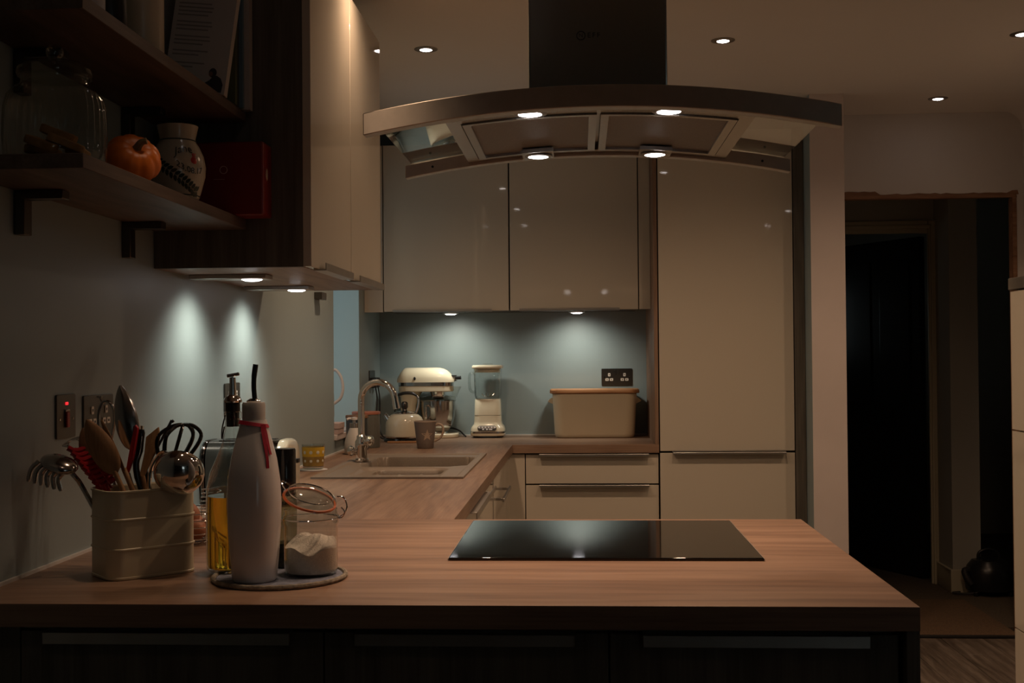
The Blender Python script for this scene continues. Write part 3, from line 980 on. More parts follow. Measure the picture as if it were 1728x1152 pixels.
nx, ny = 130, 250
b = nb()
g = [[None] * (ny + 1) for _ in range(nx + 1)]
for i in range(nx + 1):
    for j in range(ny + 1):
        x_ = FX0 + (FX1 - FX0) * i / nx
        y_ = FY0 + (FY1 - FY0) * j / ny
        g[i][j] = b.verts.new((x_, y_, sink_z(x_, y_)))
for i in range(nx):
    for j in range(ny):
        b.faces.new((g[i][j], g[i + 1][j], g[i + 1][j + 1], g[i][j + 1]))
edge = [g[i][0] for i in range(nx)] + [g[nx][j] for j in range(ny)] + [g[i][ny] for i in range(nx, 0, -1)] + [g[0][j] for j in range(ny, 0, -1)]
low = [b.verts.new((v.co.x, v.co.y, ZW + 0.0004)) for v in edge]
for k in range(len(edge)):
    k2 = (k + 1) % len(edge)
    b.faces.new((edge[k2], edge[k], low[k], low[k2]))
t = thing('kitchen_sink', 'taupe composite sink with one and a half bowls and drainer', 'sink', (-0.63, 4.32, ZW))
obj('basin', b, M['sink'], t, world=True, sharp=60)
obj('drain', lathe(nb(), [(0.0, ZW - 0.179), (0.03, ZW - 0.1785), (0.042, ZW - 0.178), (0.042, ZW - 0.1815)], 24, (-0.61, 4.46)), M['chrome'], t, world=True)
b = nb()
lathe(b, [(0.0, ZW - 0.0792), (0.025, ZW - 0.0788), (0.03, ZW - 0.077), (0.03, ZW - 0.08)], 20, (-0.605, 4.132))
obj('drain', b, M['chrome'], t, world=True)

# tap
TX, TY = -0.829, 4.46
t = thing('tap', 'chrome swan neck tap with two lever knobs at the sink', 'tap', (TX, TY, ZW + 0.004))
b = nb()
lathe(b, [(0.0, 0.0005), (0.027, 0.0005), (0.027, 0.006), (0.022, 0.012), (0.021, 0.05), (0.024, 0.055), (0.024, 0.075), (0.018, 0.085), (0.018, 0.095), (0.0135, 0.10), (0.0, 0.10)], 24)
obj('base', b, M['chrome'], t)
R_ = 0.066
pts = [(0, 0, 0.095), (0, 0, 0.15), (0, 0, 0.232)] + [(R_ - R_ * math.cos(a), -0.012 * (1 - math.cos(a)), 0.232 + R_ * math.sin(a)) for a in [PI * k / 14 for k in range(1, 13)]]
e = Vector(pts[-1])
pts += [tuple(e + Vector((0.006, -0.001, -0.020))), tuple(e + Vector((0.010, -0.002, -0.042)))]
obj('spout', tube(nb(), pts, 0.0125, 14), M['chrome'], t)
obj('aerator', tube(nb(), [tuple(Vector(pts[-1]) + Vector((-0.001, 0, 0.004))), tuple(Vector(pts[-1]) + Vector((0.004, -0.001, -0.020)))], 0.0135, 14), M['chrome'], t)
for s_, az in ((-1, 0.35), (1, 0.5)):
    b = nb()
    p0 = Vector((0, 0, 0.045 if s_ < 0 else 0.075))
    dv = Vector((s_ * math.cos(az), -math.sin(az), 0.10 if s_ > 0 else -0.1))
    tube(b, [p0, p0 + dv * 0.030], 0.010, 12)
    Mx = frame3(dv, (0, 0, 1))
    for k in range(1):
        ellipsoid(b, p0 + dv * 0.040, (0.020, 0.020, 0.014), Mx, 16, 10)
    obj('lever', b, M['chrome'], t)

# ================================================================== LIGHTS OF THE ROOM
def downlight(x_, y_, label, power=P_CEIL, size=150):
    t = thing('ceiling_downlight', label, 'downlight', (x_, y_, CZ), group='recessed ceiling downlights')
    obj('ring', lathe(nb(), [(0.0225, -0.0004), (0.0225, -0.004), (0.032, -0.0045), (0.042, -0.002), (0.0425, -0.0004)], 28, cap=False), M['ring'], t)
    obj('lens', lathe(nb(), [(0.0, -0.0085), (0.010, -0.0075), (0.018, -0.0050), (0.022, -0.0028), (0.022, -0.0006)], 24), M['bulb'], t)
    if power > 0:
        spot('ceiling_bulb', t, (x_, y_, CZ - 0.014), power, WARM, size, 1.0, radius=0.025)
    return t


downlight(-0.552, 4.291, 'recessed downlight left of the hood chimney', P_CEIL * 1.65)
downlight(0.513, 4.265, 'recessed downlight right of the hood chimney')
downlight(1.572, 5.322, 'recessed downlight before the hall opening', P_CEIL * 0.5, 85)
downlight(1.555, 4.271, 'recessed downlight cut by the right picture edge')
downlight(-0.509, 3.252, 'recessed downlight hidden above the left wall cabinet doors, seen as a reflection', P_CEIL * 0.5)
downlight(0.511, 3.372, 'recessed downlight hidden by the hood rail, mirrored in the tall cabinet', P_CEIL * 1.15)
downlight(-0.475, 2.141, 'recessed downlight above the utensil tin, outside the picture', P_CEIL * 0.55, 58)
downlight(1.610, 3.200, 'recessed downlight above the right hand cabinet, outside the picture', P_CEIL * 0.14, 110)
downlight(1.610, 1.320, 'nearest recessed downlight on the right, outside the picture', P_CEIL * 0.2, 100)
downlight(1.611, 0.277, 'recessed downlight beside the viewer, outside the picture', P_CEIL * 0.1, 100)
downlight(-0.471, 1.004, 'recessed downlight before the peninsula, outside the picture', P_CEIL * 0.06, 150)

def puck(x_, y_, bar_y, label, xbar0, power, aim, z):
    t = thing('under_cabinet_light', label, 'light', (x_, y_, z), group='lit under-cabinet lights')
    b = nb()
    if bar_y:
        box(b, xbar0, x_ + 0.045, y_ - 0.036, y_ + 0.036, z - 0.012, z - 0.0005)
    else:
        lathe(b, [(0.0, z - 0.0005), (0.040, z - 0.0005), (0.040, z - 0.009), (0.034, z - 0.012), (0.0, z - 0.012)], 28, (x_, y_))
    obj('housing', b, M['handle'], t, bev=0.0015, seg=1, world=True)
    obj('lens', lathe(nb(), [(0.0, z - 0.0170), (0.016, z - 0.0160), (0.026, z - 0.0130), (0.026, z - 0.0115)], 24, (x_, y_)), M['ledlens'], t, world=True)
    spot('led', t, (x_, y_, z - 0.022), power, LEDC, 120 if bar_y else 135, 1.0, aim, 0.028)
    return t


puck(-0.846, 3.034, True, 'lit bar light under the left wall cabinet, nearer the shelves', -1.0, P_LED_L, (-0.55, 0, -1), LB)
puck(-0.850, 3.534, True, 'lit bar light under the left wall cabinet, nearer the window', -1.0, P_LED_L, (-0.55, 0, -1), LB)
puck(-0.628, 5.74, False, 'lit round light under the wall cabinet above the mixer', 0, P_LED_B, (0, 0.5, -1), CB + 0.005)
puck(-0.020, 5.74, False, 'lit round light under the wall cabinet above the bread bin', 0, P_LED_B, (0, 0.5, -1), CB + 0.005)

# ================================================================== SOCKETS AND SWITCHES
def plate_local(name, label, cat_, loc, rotz, w, h):
    """plate in local x (width), z (height), facing local -Y"""
    t = thing(name, label, cat_, loc, rotz)
    b = nb()
    prism(b, rrect(w, h, 0.004, 3), 'xz', -0.0045, -0.0003)
    obj('plate', b, M['nickel'], t, bev=0.0008, seg=1)
    return t


def outlet(t, cx, cz=0.0, s=1.0):
    for dx, dz, w, h in ((0, 0.012, 0.012, 0.016), (-0.011, -0.012, 0.016, 0.013), (0.011, -0.012, 0.016, 0.013)):
        b = nb()
        prism(b, rrect(w * s, h * s, 0.002, 2, cx + dx * s, cz + dz * s), 'xz', -0.0062, -0.0046)
        s_ = obj('socket_insert', b, M['rocker'], t)
        b = nb()
        prism(b, rrect(w * s * 0.36, h * s * 0.36, 0.0008, 2, cx + dx * s, cz + dz * s), 'xz', -0.0068, -0.0062)
        obj('slot', b, M['black'], s_)


t = plate_local('double_socket', 'dark metal double socket above the bread bin', 'socket', (0.1765, BY, 1.198), 0, 0.153, 0.085)
outlet(t, -0.038)
outlet(t, 0.038)
for k, (dx, w) in enumerate(((-0.009, 0.011), (0.009, 0.011))):
    for dz in (0.016, 0.024, 0.032):
        obj('rocker', bx(dx - w / 2, dx + w / 2, -0.0062, -0.0046, dz - 0.003, dz + 0.003), M['nickel'], t, bev=0.0006, seg=1)
for dx in (-0.062, 0.062):
    obj('screw', bx(dx - 0.0025, dx + 0.0025, -0.0055, -0.0046, -0.0025, 0.0025), M['chrome'], t, bev=0.0006, seg=1)
# left wall plates face +X: local -Y -> +X  => rotate +90 deg
t = plate_local('cooker_switch', 'dark metal cooker switch with glowing red neon on the left wall', 'switch', (WX, 2.293, 1.192), PI / 2, 0.086, 0.086)
obj('neon', bx(-0.006, 0.006, -0.0062, -0.0046, 0.022, 0.028), M['redlamp'], t, bev=0.001, seg=1)
obj('rocker', bx(-0.0065, 0.0065, -0.0095, -0.0046, -0.022, 0.009), M['redswitch'], t, bev=0.002, seg=2)
obj('rocker_cap', bx(-0.0085, 0.0085, -0.0085, -0.0046, 0.009, 0.014), M['chrome'], t, bev=0.001, seg=1)
for dx in (-0.03, 0.03):
    obj('screw', bx(dx - 0.0025, dx + 0.0025, -0.0055, -0.0046, -0.008, -0.003), M['chrome'], t, bev=0.0006, seg=1)
t = plate_local('double_socket', 'dark metal double socket behind the cooking utensils', 'socket', (WX, 2.452, 1.186), PI / 2, 0.152, 0.086)
outlet(t, -0.036, 0.0)
outlet(t, 0.036, 0.0)
t = plate_local('double_socket', 'dark metal double socket behind the oil bottle pourer', 'socket', (WX, 3.415, 1.190), PI / 2, 0.148, 0.086)
outlet(t, -0.036, 0.0)
outlet(t, 0.036, 0.0)
t = plate_local('double_socket', 'dark metal socket with black plugs behind the tap', 'socket', (WX, 5.735, 1.200), PI / 2, 0.148, 0.086)
for dx in (-0.036, 0.036):
    pg = obj('plug', bx(dx - 0.024, dx + 0.024, -0.032, -0.0047, -0.040, 0.008), M['blackrub'], t, bev=0.005)
for dx, sgn in ((-0.036, -1), (0.036, 1)):
    q = cat([(dx, -0.026, -0.036), (dx, -0.034, -0.10), (dx + 0.02 * sgn, -0.03, -0.20), (dx - 0.01, -0.04, -0.260), (dx + 0.01, -0.055, -0.284), (dx + 0.03, -0.085, -0.284)])
    obj('cable', tube(nb(), q, 0.0035, 8), M['blackrub'], t)
o = obj('blind_bracket', bx(WX + 0.0005, WX + 0.03, 4.50, 4.585, 1.528, 1.556), M['nickel'], bev=0.002)
tag(o, 'small dark metal bracket on the wall below the left cabinet corner', 'bracket')

# ================================================================== PENINSULA ITEMS
# --- utensil tin
TC = Vector((-0.808, 2.160, ZW))
t = thing('utensil_tin', 'cream ribbed tin holding cooking utensils', 'utensil holder', TC, math.radians(42))
b = nb()
def tinring(s, z):
    return [Vector((p[0], p[1], z)) for p in rrect(0.165 * s, 0.118 * s, 0.030 * s, 9)]
H_ = 0.158
prof = []
for z, s in ((0.0, 0.985), (0.002, 1.012), (0.005, 1.012), (0.006, 1.0), (0.0515, 1.0), (0.0528, 1.024), (0.0552, 1.024), (0.0565, 1.0), (0.1045, 1.0), (0.1058, 1.024), (0.1082, 1.024), (0.1095, 1.0), (0.1545, 1.0), (0.1555, 1.024), (H_, 1.024), (H_ + 0.001, 1.0), (H_ - 0.002, 0.972), (0.01, 0.972)):
    prof.append(tinring(s, z))
rings(b, prof)
obj('body', b, M['tin'], t, sharp=24)


def handle_to(bm, base, neck, r0=0.005, r1=0.005, n=10):
    tube(bm, [Vector(base), Vector(base).lerp(Vector(neck), 0.5), Vector(neck)], [r0, (r0 + r1) / 2, r1], n)


def spoon(name, label, tip, neck, base, face, width, th, m, group='utensils in the cream tin', hr=0.0055, cat_='spoon', hmat=None):
    tip, neck, base = Vector(tip), Vector(neck), Vector(base)
    ax = tip - neck
    Mx = frame3(ax, Vector(face).cross(ax))
    b = nb()
    # egg-shaped bowl: ring stack along the axis, hollowed on the facing side
    rs = []
    L = ax.length
    for i in range(15):
        s = i / 14
        wv = max(0.12, math.sin(PI * min(1, s ** 0.8)) ** 0.6 if 0 < s < 1 else 0.12) * width / 2
        if s == 1:
            wv = width * 0.05
        tz = th * (0.35 + 0.65 * math.sin(PI * s))
        ring = []
        for k in range(14):
            a = 2 * PI * k / 14
            xx, yy = wv * math.cos(a), tz * math.sin(a)
            if math.sin(a) < 0:
                yy = tz * math.sin(a) * 0.25 + 0
            ring.append(neck + Mx @ Vector((xx, yy, L * s)))
        rs.append(ring)
    rings(b, rs)
    t_ = thing(name, label, cat_, (base.x, base.y, base.z), group=group)
    obj('bowl', b, m, t_, world=True, sharp=60)
    b = nb()
    handle_to(b, base, neck + (tip - neck) * 0.06, hr, hr * 0.85)
    obj('handle', b, hmat or m, t_, world=True)
    return t_


def inb(dx, dy, z=0.014):
    """a point on the bottom of the tin"""
    return TC + Vector((dx, dy, z))


FC = (0.15, -1, 0.1)
spoon('wooden_spoon', 'pale wooden spoon leaning left at the front of the tin', at(146, 708, 2.11), at(196, 800, 2.13), inb(0.03, -0.012), FC, 0.046, 0.007, M['spoonwood'])
spoon('wooden_spoon', 'wooden spoon seen edge-on just right of the pale one', at(172, 708, 2.15), at(211, 795, 2.15), inb(0.038, 0.0), (-0.9, -0.45, 0), 0.048, 0.008, M['spoonwood'])
spoon('wooden_spatula', 'dark wooden spatula behind the front spoon', at(140, 722, 2.165), at(166, 805, 2.16), inb(0.008, 0.010), (0.5, -1, 0), 0.040, 0.006, M['spoonwood_dark'], cat_='spatula')
spoon('serving_spoon', 'large dark steel serving spoon standing tallest in the tin', at(203, 650, 2.19), at(223, 760, 2.18), inb(0.012, 0.022), (0.2, -1, 0.1), 0.043, 0.009, M['utensil'], hr=0.004)
# wooden flat spatula with slanted end
t = thing('wooden_spatula', 'pale wooden spatula with slanted end right of the steel spoon', 'spatula', inb(0.022, 0.02), group='utensils in the cream tin')
p = [at(247, 737, 2.20), at(268, 720, 2.20), at(270, 738, 2.20), at(262, 765, 2.19), at(243, 805, 2.18), at(236, 802, 2.18), at(244, 765, 2.19)]
b = nb()
rings(b, [[Vector(q) + Vector((0, -0.003, 0)) for q in p], [Vector(q) + Vector((0, 0.003, 0)) for q in p]])
obj('blade', b, M['spoonwood'], t, bev=0.0008, seg=1, world=True)
b = nb()
handle_to(b, inb(0.022, 0.02), at(240, 802, 2.18), 0.005, 0.005)
obj('handle', b, M['spoonwood'], t, world=True)
# red silicone spatula (narrow)
t = thing('silicone_spatula', 'narrow red silicone spatula beside the steel spoon', 'spatula', inb(0.02, 0.012), group='utensils in the cream tin')
b = nb()
p = [at(229, 716, 2.165), at(234, 722, 2.165), at(226, 772, 2.165), at(217, 800, 2.165), at(214, 790, 2.165), at(222, 745, 2.165)]
rings(b, [[Vector(q) + Vector((0, -0.004, 0)) for q in p], [Vector(q) + Vector((0, 0.004, 0)) for q in p]])
obj('blade', b, M['redplastic'], t, bev=0.001, seg=1, world=True)
b = nb()
handle_to(b, inb(0.02, 0.012), at(216, 798, 2.165), 0.004, 0.004)
obj('handle', b, M['utensil'], t, world=True)
# black handled turner
t = thing('turner', 'black handled kitchen tool standing behind the spoons', 'turner', inb(0.03, 0.018), group='utensils in the cream tin')
b = nb()
tube(b, cat([inb(0.03, 0.018), at(232, 805, 2.175), at(235, 760, 2.18), at(239, 724, 2.18)]), [0.004] * 6 + [0.006] * 6 + [0.007] * 6 + [0.005], 10)
obj('handle', b, M['blackgloss'], t, world=True)
b = nb()
tube(b, [at(239, 726, 2.18), at(239.5, 718, 2.18)], 0.003, 8)
obj('hanging_ring', b, M['chrome'], t, world=True)
# ribbed red scoop
t = thing('pasta_scoop', 'red ribbed silicone scoop leaning left in the tin', 'scoop', inb(-0.004, -0.004), group='utensils in the cream tin')
b = nb()
for k in range(9):
    s = k / 8
    c0 = at(117 + 50 * s, 759 + 64 * s, 2.14)
    c1 = at(158 + 34 * s, 750 + 58 * s, 2.172)
    wv = 0.010 * math.sin(PI * (0.2 + 0.75 * s))
    tube(b, cat([c0 + Vector((-0.003, 0, 0.004)), (c0 + c1) / 2 + Vector((-0.006, -0.008, -0.006)), c1], 4), 0.0052, 8)
obj('ribs', b, M['redplastic'], t, world=True)
b = nb()
pp = [at(121, 755, 2.155), at(136, 760, 2.15), at(160, 790, 2.15), at(186, 824, 2.15), at(172, 824, 2.155), at(135, 795, 2.155), at(117, 770, 2.16)]
rings(b, [[Vector(q) + Vector((0.003, 0.005, 0)) for q in pp], [Vector(q) + Vector((0.003, 0.009, 0)) for q in pp]])
obj('bowl', b, M['redplastic'], t, bev=0.001, seg=1, world=True)
b = nb()
handle_to(b, inb(-0.004, -0.004), at(178, 820, 2.152), 0.005, 0.006)
obj('handle', b, M['redplastic'], t, world=True)
# spaghetti server
t = thing('spaghetti_server', 'steel spaghetti server with prongs hanging over the left rim', 'server', inb(-0.03, -0.01), group='utensils in the cream tin')
b = nb()
c = at(100, 783, 2.12)
Mx = frame3(Vector((0.25, -0.35, 0.9)), (-0.85, 0.1, 0.35))
ellipsoid(b, c, (0.036, 0.026, 0.014), Mx, 20, 12)
obj('bowl', b, M['utensil'], t, world=True)
for k in range(6):
    b = nb()
    s = k / 5
    p0 = at(66 + 46 * s, 778 + 16 * s, 2.12 - 0.014 * math.sin(PI * s))
    p1 = p0 + Vector((-0.012, -0.006, -0.014))
    p2 = p1 + Vector((-0.004 + 0.002 * k, -0.004, -0.022))
    tube(b, cat([p0, p1, p2], 4), [0.0045] * 4 + [0.004] * 4 + [0.0025], 8)
    obj('prong', b, M['utensil'], t, world=True)
b = nb()
tube(b, cat([at(112, 788, 2.12), at(128, 806, 2.125), at(143, 829, 2.135), inb(-0.03, -0.01)]), 0.0045, 8)
obj('handle', b, M['utensil'], t, world=True)
# chrome whisk pointing left behind
t = thing('wire_whisk', 'small wire whisk with chrome wires pointing left', 'whisk', inb(-0.02, 0.02), group='utensils in the cream tin')
for k in range(5):
    b = nb()
    e = at(106 + 4 * k, 751 - 2.2 * k, 2.20 + 0.006 * k)
    tube(b, cat([at(150, 785, 2.19), at(138, 738 + 2.5 * k, 2.195 + 0.004 * k), e, at(118, 757, 2.20), at(150, 787, 2.19)], 5), 0.0011, 6)
    obj('wire', b, M['chrome'], t, world=True)
b = nb()
handle_to(b, inb(-0.02, 0.02), at(150, 786, 2.19), 0.005, 0.004)
obj('handle', b, M['chrome'], t, world=True)
# steel loop tongs
t = thing('tongs', 'steel tongs with a rounded loop end before the wall socket', 'tongs', inb(-0.004, 0.03), group='utensils in the cream tin')
b = nb()
tube(b, cat([inb(-0.004, 0.03), at(176, 800, 2.21), at(166, 712, 2.22), at(170, 684, 2.22), at(180, 677, 2.22), at(190, 686, 2.22), at(193, 712, 2.22), at(188, 800, 2.21), inb(0.004, 0.03)]), 0.003, 8)
obj('arms', b, M['utensil'], t, world=True)
b = nb()
tube(b, [at(163, 669.5, 2.22), at(172, 669.5, 2.22)], 0.0018, 6)
tube(b, [at(167.5, 669.5, 2.22), at(172, 679, 2.22)], 0.0018, 6)
obj('pull_ring', b, M['utensil'], t, world=True)
# black balloon whisk
t = thing('balloon_whisk', 'black balloon whisk with arched loops above the ladle', 'whisk', inb(0.036, 0.012), group='utensils in the cream tin')
nk = at(283, 808, 2.20)
tp = at(309, 716, 2.21)
for k in range(5):
    b = nb()
    a = PI * k / 5
    ax = (tp - nk)
    side = (Vector((1, 0, 0)) * math.cos(a) + Vector((0, 1, 0.0)) * math.sin(a))
    wv = 0.041
    q = [nk, nk + ax * 0.45 + side * wv * 0.75, nk + ax * 0.78 + side * wv, nk + ax * 0.96 + side * wv * 0.55, nk + ax, nk + ax * 0.96 - side * wv * 0.55, nk + ax * 0.78 - side * wv, nk + ax * 0.45 - side * wv * 0.75, nk]
    tube(b, cat(q, 5), 0.0034, 7)
    obj('loop', b, M['blackgloss'], t, world=True)
b = nb()
handle_to(b, inb(0.036, 0.012), nk, 0.008, 0.009)
obj('handle', b, M['black'], t, world=True)
# thin dark skewer rod
t = thing('basting_rod', 'thin dark rod with hooked tip leaning right in the tin', 'rod', inb(0.0, 0.028), group='utensils in the cream tin')
b = nb()
tube(b, [inb(0.0, 0.028), at(247, 790, 2.19), at(290, 709, 2.215)], 0.0028, 8)
obj('shaft', b, M['black'], t, world=True)
b = nb()
tube(b, [at(290, 709, 2.215), at(293, 712, 2.215)], 0.0026, 8)
obj('hook', b, M['black'], t, world=True)
# ladle
t = thing('ladle', 'shiny round steel ladle hanging over the right rim of the tin', 'ladle', inb(0.03, -0.002), group='utensils in the cream tin')
c = at(302, 797, 2.135)
Mx = frame3(Vector((0.12, -0.80, -0.55)), (1, 0, 0.2))
b = nb()
ellipsoid(b, c, (0.0455, 0.0455, 0.035), Mx, 32, 14, z0=-0.25, z1=1.0)
obj('bowl', b, M['chrome'], t, world=True, sharp=60)
b = nb()
tube(b, cat([inb(0.03, -0.002), at(252, 815, 2.165), at(268, 768, 2.17), at(284, 770, 2.16), c + Mx @ Vector((-0.02, -0.03, 0.0))], 5), 0.004, 8)
obj('handle', b, M['chrome'], t, world=True)

# --- woven round mat
MC = Vector((-0.540, 2.108, ZW))
t = thing('table_mat', 'round blue woven mat with rope edge under the bottles', 'mat', MC)
obj('weave', lathe(nb(), [(0.0, 0.0006), (0.112, 0.0006), (0.113, 0.003), (0.110, 0.0055), (0.0, 0.0055)], 48), M['matblue'], t)
b = nb()
q = [(0.116 * math.cos(2 * PI * k / 90), 0.116 * math.sin(2 * PI * k / 90), 0.0048) for k in range(90)]
tube(b, q, [0.0040 + 0.0008 * (k % 2) for k in range(90)], 8, closed=True)
obj('rope_edge', b, M['rope'], t)
ZM = ZW + 0.0057

# --- oil bottle
t = thing('oil_bottle', 'clear glass oil bottle half full of golden oil with steel pourer', 'bottle', (-0.640, 2.162, ZM))
bp = [(0.044, 0.0005), (0.048, 0.004), (0.049, 0.02), (0.049, 0.120), (0.048, 0.150), (0.042, 0.178), (0.030, 0.205), (0.0195, 0.232), (0.0145, 0.255), (0.0135, 0.275), (0.016, 0.277), (0.016, 0.288), (0.0135, 0.290)]
obj('glass', lathe(nb(), [(0.0, 0.0005)] + bp, 40, cap=False), M['glass'], t)
obj('oil', lathe(nb(), [(0.0, 0.006), (0.044, 0.006), (0.0465, 0.012), (0.0468, 0.120), (0.0465, 0.136), (0.0, 0.136)], 40), M['oil'], t)
obj('stopper', lathe(nb(), [(0.0, 0.262), (0.0115, 0.262), (0.0120, 0.289), (0.0135, 0.2905), (0.0135, 0.306), (0.0, 0.306)], 20), M['black'], t)
ps = obj('pourer', lathe(nb(), [(0.0, 0.3062), (0.016, 0.3062), (0.017, 0.309), (0.0135, 0.316), (0.007, 0.320), (0.0055, 0.352), (0.0, 0.353)], 20), M['chrome'], t)
b = nb()
tube(b, [(-0.010, 0, 0.3545), (0.012, 0.0, 0.3585)], 0.0030, 8)
obj('flap', b, M['utensil'], ps)
b = nb()
tube(b, cat([(-0.014, 0.0, 0.283), (-0.020, 0, 0.258), (-0.019, -0.004, 0.240), (-0.013, -0.010, 0.262)], 5), 0.0013, 6)
obj('cord', b, M['black'], t)

# --- white bottle
t = thing('ceramic_bottle', 'tall white ceramic oil bottle with red ribbon and dark spout', 'bottle', (-0.572, 2.058, ZM))
prof = [(0.0, 0.0005), (0.036, 0.0005), (0.0385, 0.004), (0.0420, 0.040), (0.0455, 0.090), (0.0470, 0.135), (0.0450, 0.175), (0.0395, 0.212), (0.0320, 0.242), (0.0262, 0.262), (0.0235, 0.274), (0.0225, 0.279), (0.0, 0.279)]
obj('body', lathe(nb(), prof, 48), M['ceramic'], t, sharp=50)
obj('collar', lathe(nb(), [(0.0, 0.2792), (0.0200, 0.2792), (0.0202, 0.306), (0.0185, 0.310), (0.0, 0.310)], 32), M['ceramic_matt'], t)
obj('pourer_disc', lathe(nb(), [(0.0, 0.3102), (0.0118, 0.3102), (0.0122, 0.313), (0.006, 0.3165), (0.0, 0.317)], 20), M['chrome'], t)
b = nb()
tube(b, cat([(0.002, 0, 0.314), (0.0005, 0, 0.335), (0.001, 0, 0.355), (0.004, 0, 0.376)], 5), [0.0043] * 10 + [0.0047] * 6, 10)
obj('spout', b, M['black'], t)
b = nb()
rs = []
for k in range(40):
    a = 2 * PI * k / 40
    r0 = 0.0242
    zc = 0.2725 - 0.004 * math.sin(a + 1.2)
    tb = []
    for dr, dz in ((-0.0008, -0.003), (0.0016, -0.0032), (0.0014, 0.003), (-0.0012, 0.003)):
        tb.append(Vector(((r0 + dr - dz * 0.35) * math.cos(a), (r0 + dr - dz * 0.35) * math.sin(a), zc + dz)))
    rs.append(tb)
rs.append(rs[0])
rings(b, rs, False, False)
rb = obj('ribbon', b, M['ribbon'], t)
for ang, ln, dx in ((-0.75, 0.075, 0.006), (-0.62, 0.052, 0.016)):
    b = nb()
    c0 = Vector((0.026 * math.cos(ang), 0.026 * math.sin(ang), 0.270))
    rs = []
    for i in range(9):
        s = i / 8
        z = 0.272 - ln * s
        # stay on the bottle flank
        rr = 0.0262 + (0.0400 - 0.0262) * min(1, max(0, (0.266 - z) / 0.056)) ** 0.9 + 0.0012
        aa = ang + dx * s * 12 * 0.6
        p = Vector((rr * math.cos(aa), rr * math.sin(aa), z))
        tg = Vector((-math.sin(aa), math.cos(aa), 0))
        nn = Vector((math.cos(aa), math.sin(aa), 0.3))
        w2 = 0.0032 + 0.0006 * math.sin(6 * s)
        rs.append([p - tg * w2, p + tg * w2, p + tg * w2 + nn * 0.0006, p - tg * w2 + nn * 0.0006])
    rings(b, rs)
    obj('ribbon_tail', b, M['ribbon'], rb)

# --- clip-top jar of salt
t = thing('clip_jar', 'glass clip-top jar of white salt with open orange sealed lid', 'jar', (-0.487, 2.122, ZM))
def facet(a, z):
    return 1.0 + (0.012 * abs(math.cos(5 * a)) if 0.012 < z < 0.088 else 0)
obj('glass', lathe(nb(), [(0.0, 0.0005), (0.043, 0.0005), (0.0465, 0.004), (0.0475, 0.012), (0.0480, 0.088), (0.0500, 0.092), (0.0500, 0.104), (0.0470, 0.108), (0.0470, 0.116)], 50, wob=facet, cap=False), M['glass'], t)
b = nb()
rs = []
for rr_, z in ((0.0, 0.005), (0.043, 0.005), (0.0458, 0.010)):
    rs.append([Vector((max(rr_, 1e-5) * math.cos(2 * PI * i / 40), max(rr_, 1e-5) * math.sin(2 * PI * i / 40), z)) for i in range(40)])
for rr_ in (0.0462, 0.038, 0.028, 0.018, 0.008, 0.0):
    ring = []
    for i in range(40):
        a = 2 * PI * i / 40
        x_, y_ = max(rr_, 1e-5) * math.cos(a), max(rr_, 1e-5) * math.sin(a)
        z = 0.056 + 0.010 * math.sin(x_ * 70 + 0.8) * math.cos(y_ * 55) + 0.010 * (y_ / 0.046) + 0.006 * (1 - rr_ / 0.046)
        ring.append(Vector((x_, y_, z)))
    rs.append(ring)
rings(b, rs)
obj('salt', b, M['salt'], t)
b = nb()
tube(b, [(0.0512 * math.cos(2 * PI * k / 40), 0.0512 * math.sin(2 * PI * k / 40), 0.1000) for k in range(40)], 0.0013, 6, closed=True)
tube(b, cat([(0.050, 0.006, 0.1), (0.056, 0.004, 0.104), (0.062, 0.0, 0.108), (0.066, -0.002, 0.122), (0.060, -0.002, 0.136), (0.048, 0.0, 0.138)], 5), 0.0013, 6)
tube(b, cat([(0.050, -0.006, 0.1), (0.057, -0.006, 0.101), (0.0615, -0.006, 0.106), (0.0615, -0.005, 0.113), (0.056, -0.004, 0.119)], 5), 0.0013, 6)
tube(b, cat([(-0.050, 0.0, 0.1), (-0.054, 0.0, 0.094), (-0.056, 0, 0.088), (-0.052, 0, 0.084)], 5), 0.0013, 6)
obj('wire_clip', b, M['chrome'], t)
TL = Matrix.Translation((-0.002, 0.0, 0.133)) @ Matrix.Rotation(math.radians(18), 4, 'Y') @ Matrix.Rotation(math.radians(14), 4, 'X')
b = lathe(nb(), [(0.0, 0.004), (0.030, 0.004), (0.034, 0.0005), (0.0475, 0.0005), (0.0485, 0.004), (0.046, 0.008), (0.036, 0.012), (0.020, 0.0135), (0.0, 0.014)], 40)
b.transform(TL)
ld = obj('lid', b, M['glass'], t)
b = nb()
tube(b, [(0.0465 * math.cos(2 * PI * k / 40), 0.0465 * math.sin(2 * PI * k / 40), -0.0012) for k in range(40)], [0.0026] * 40, 8, closed=True)
b.transform(TL)
obj('rubber_seal', b, M['gasket'], ld)
b = nb()
tube(b, [(0.041 * math.cos(2 * PI * k / 40), 0.041 * math.sin(2 * PI * k / 40), 0.0105) for k in range(40)], [0.0012] * 40, 6, closed=True)
tube(b, cat([(-0.041, 0.006, 0.0105), (-0.052, 0.006, 0.014), (-0.058, 0.0, 0.016), (-0.052, -0.006, 0.012), (-0.045, -0.006, 0.006)], 5), 0.0013, 6)
b.transform(TL)
obj('lid_wire', b, M['chrome'], ld)

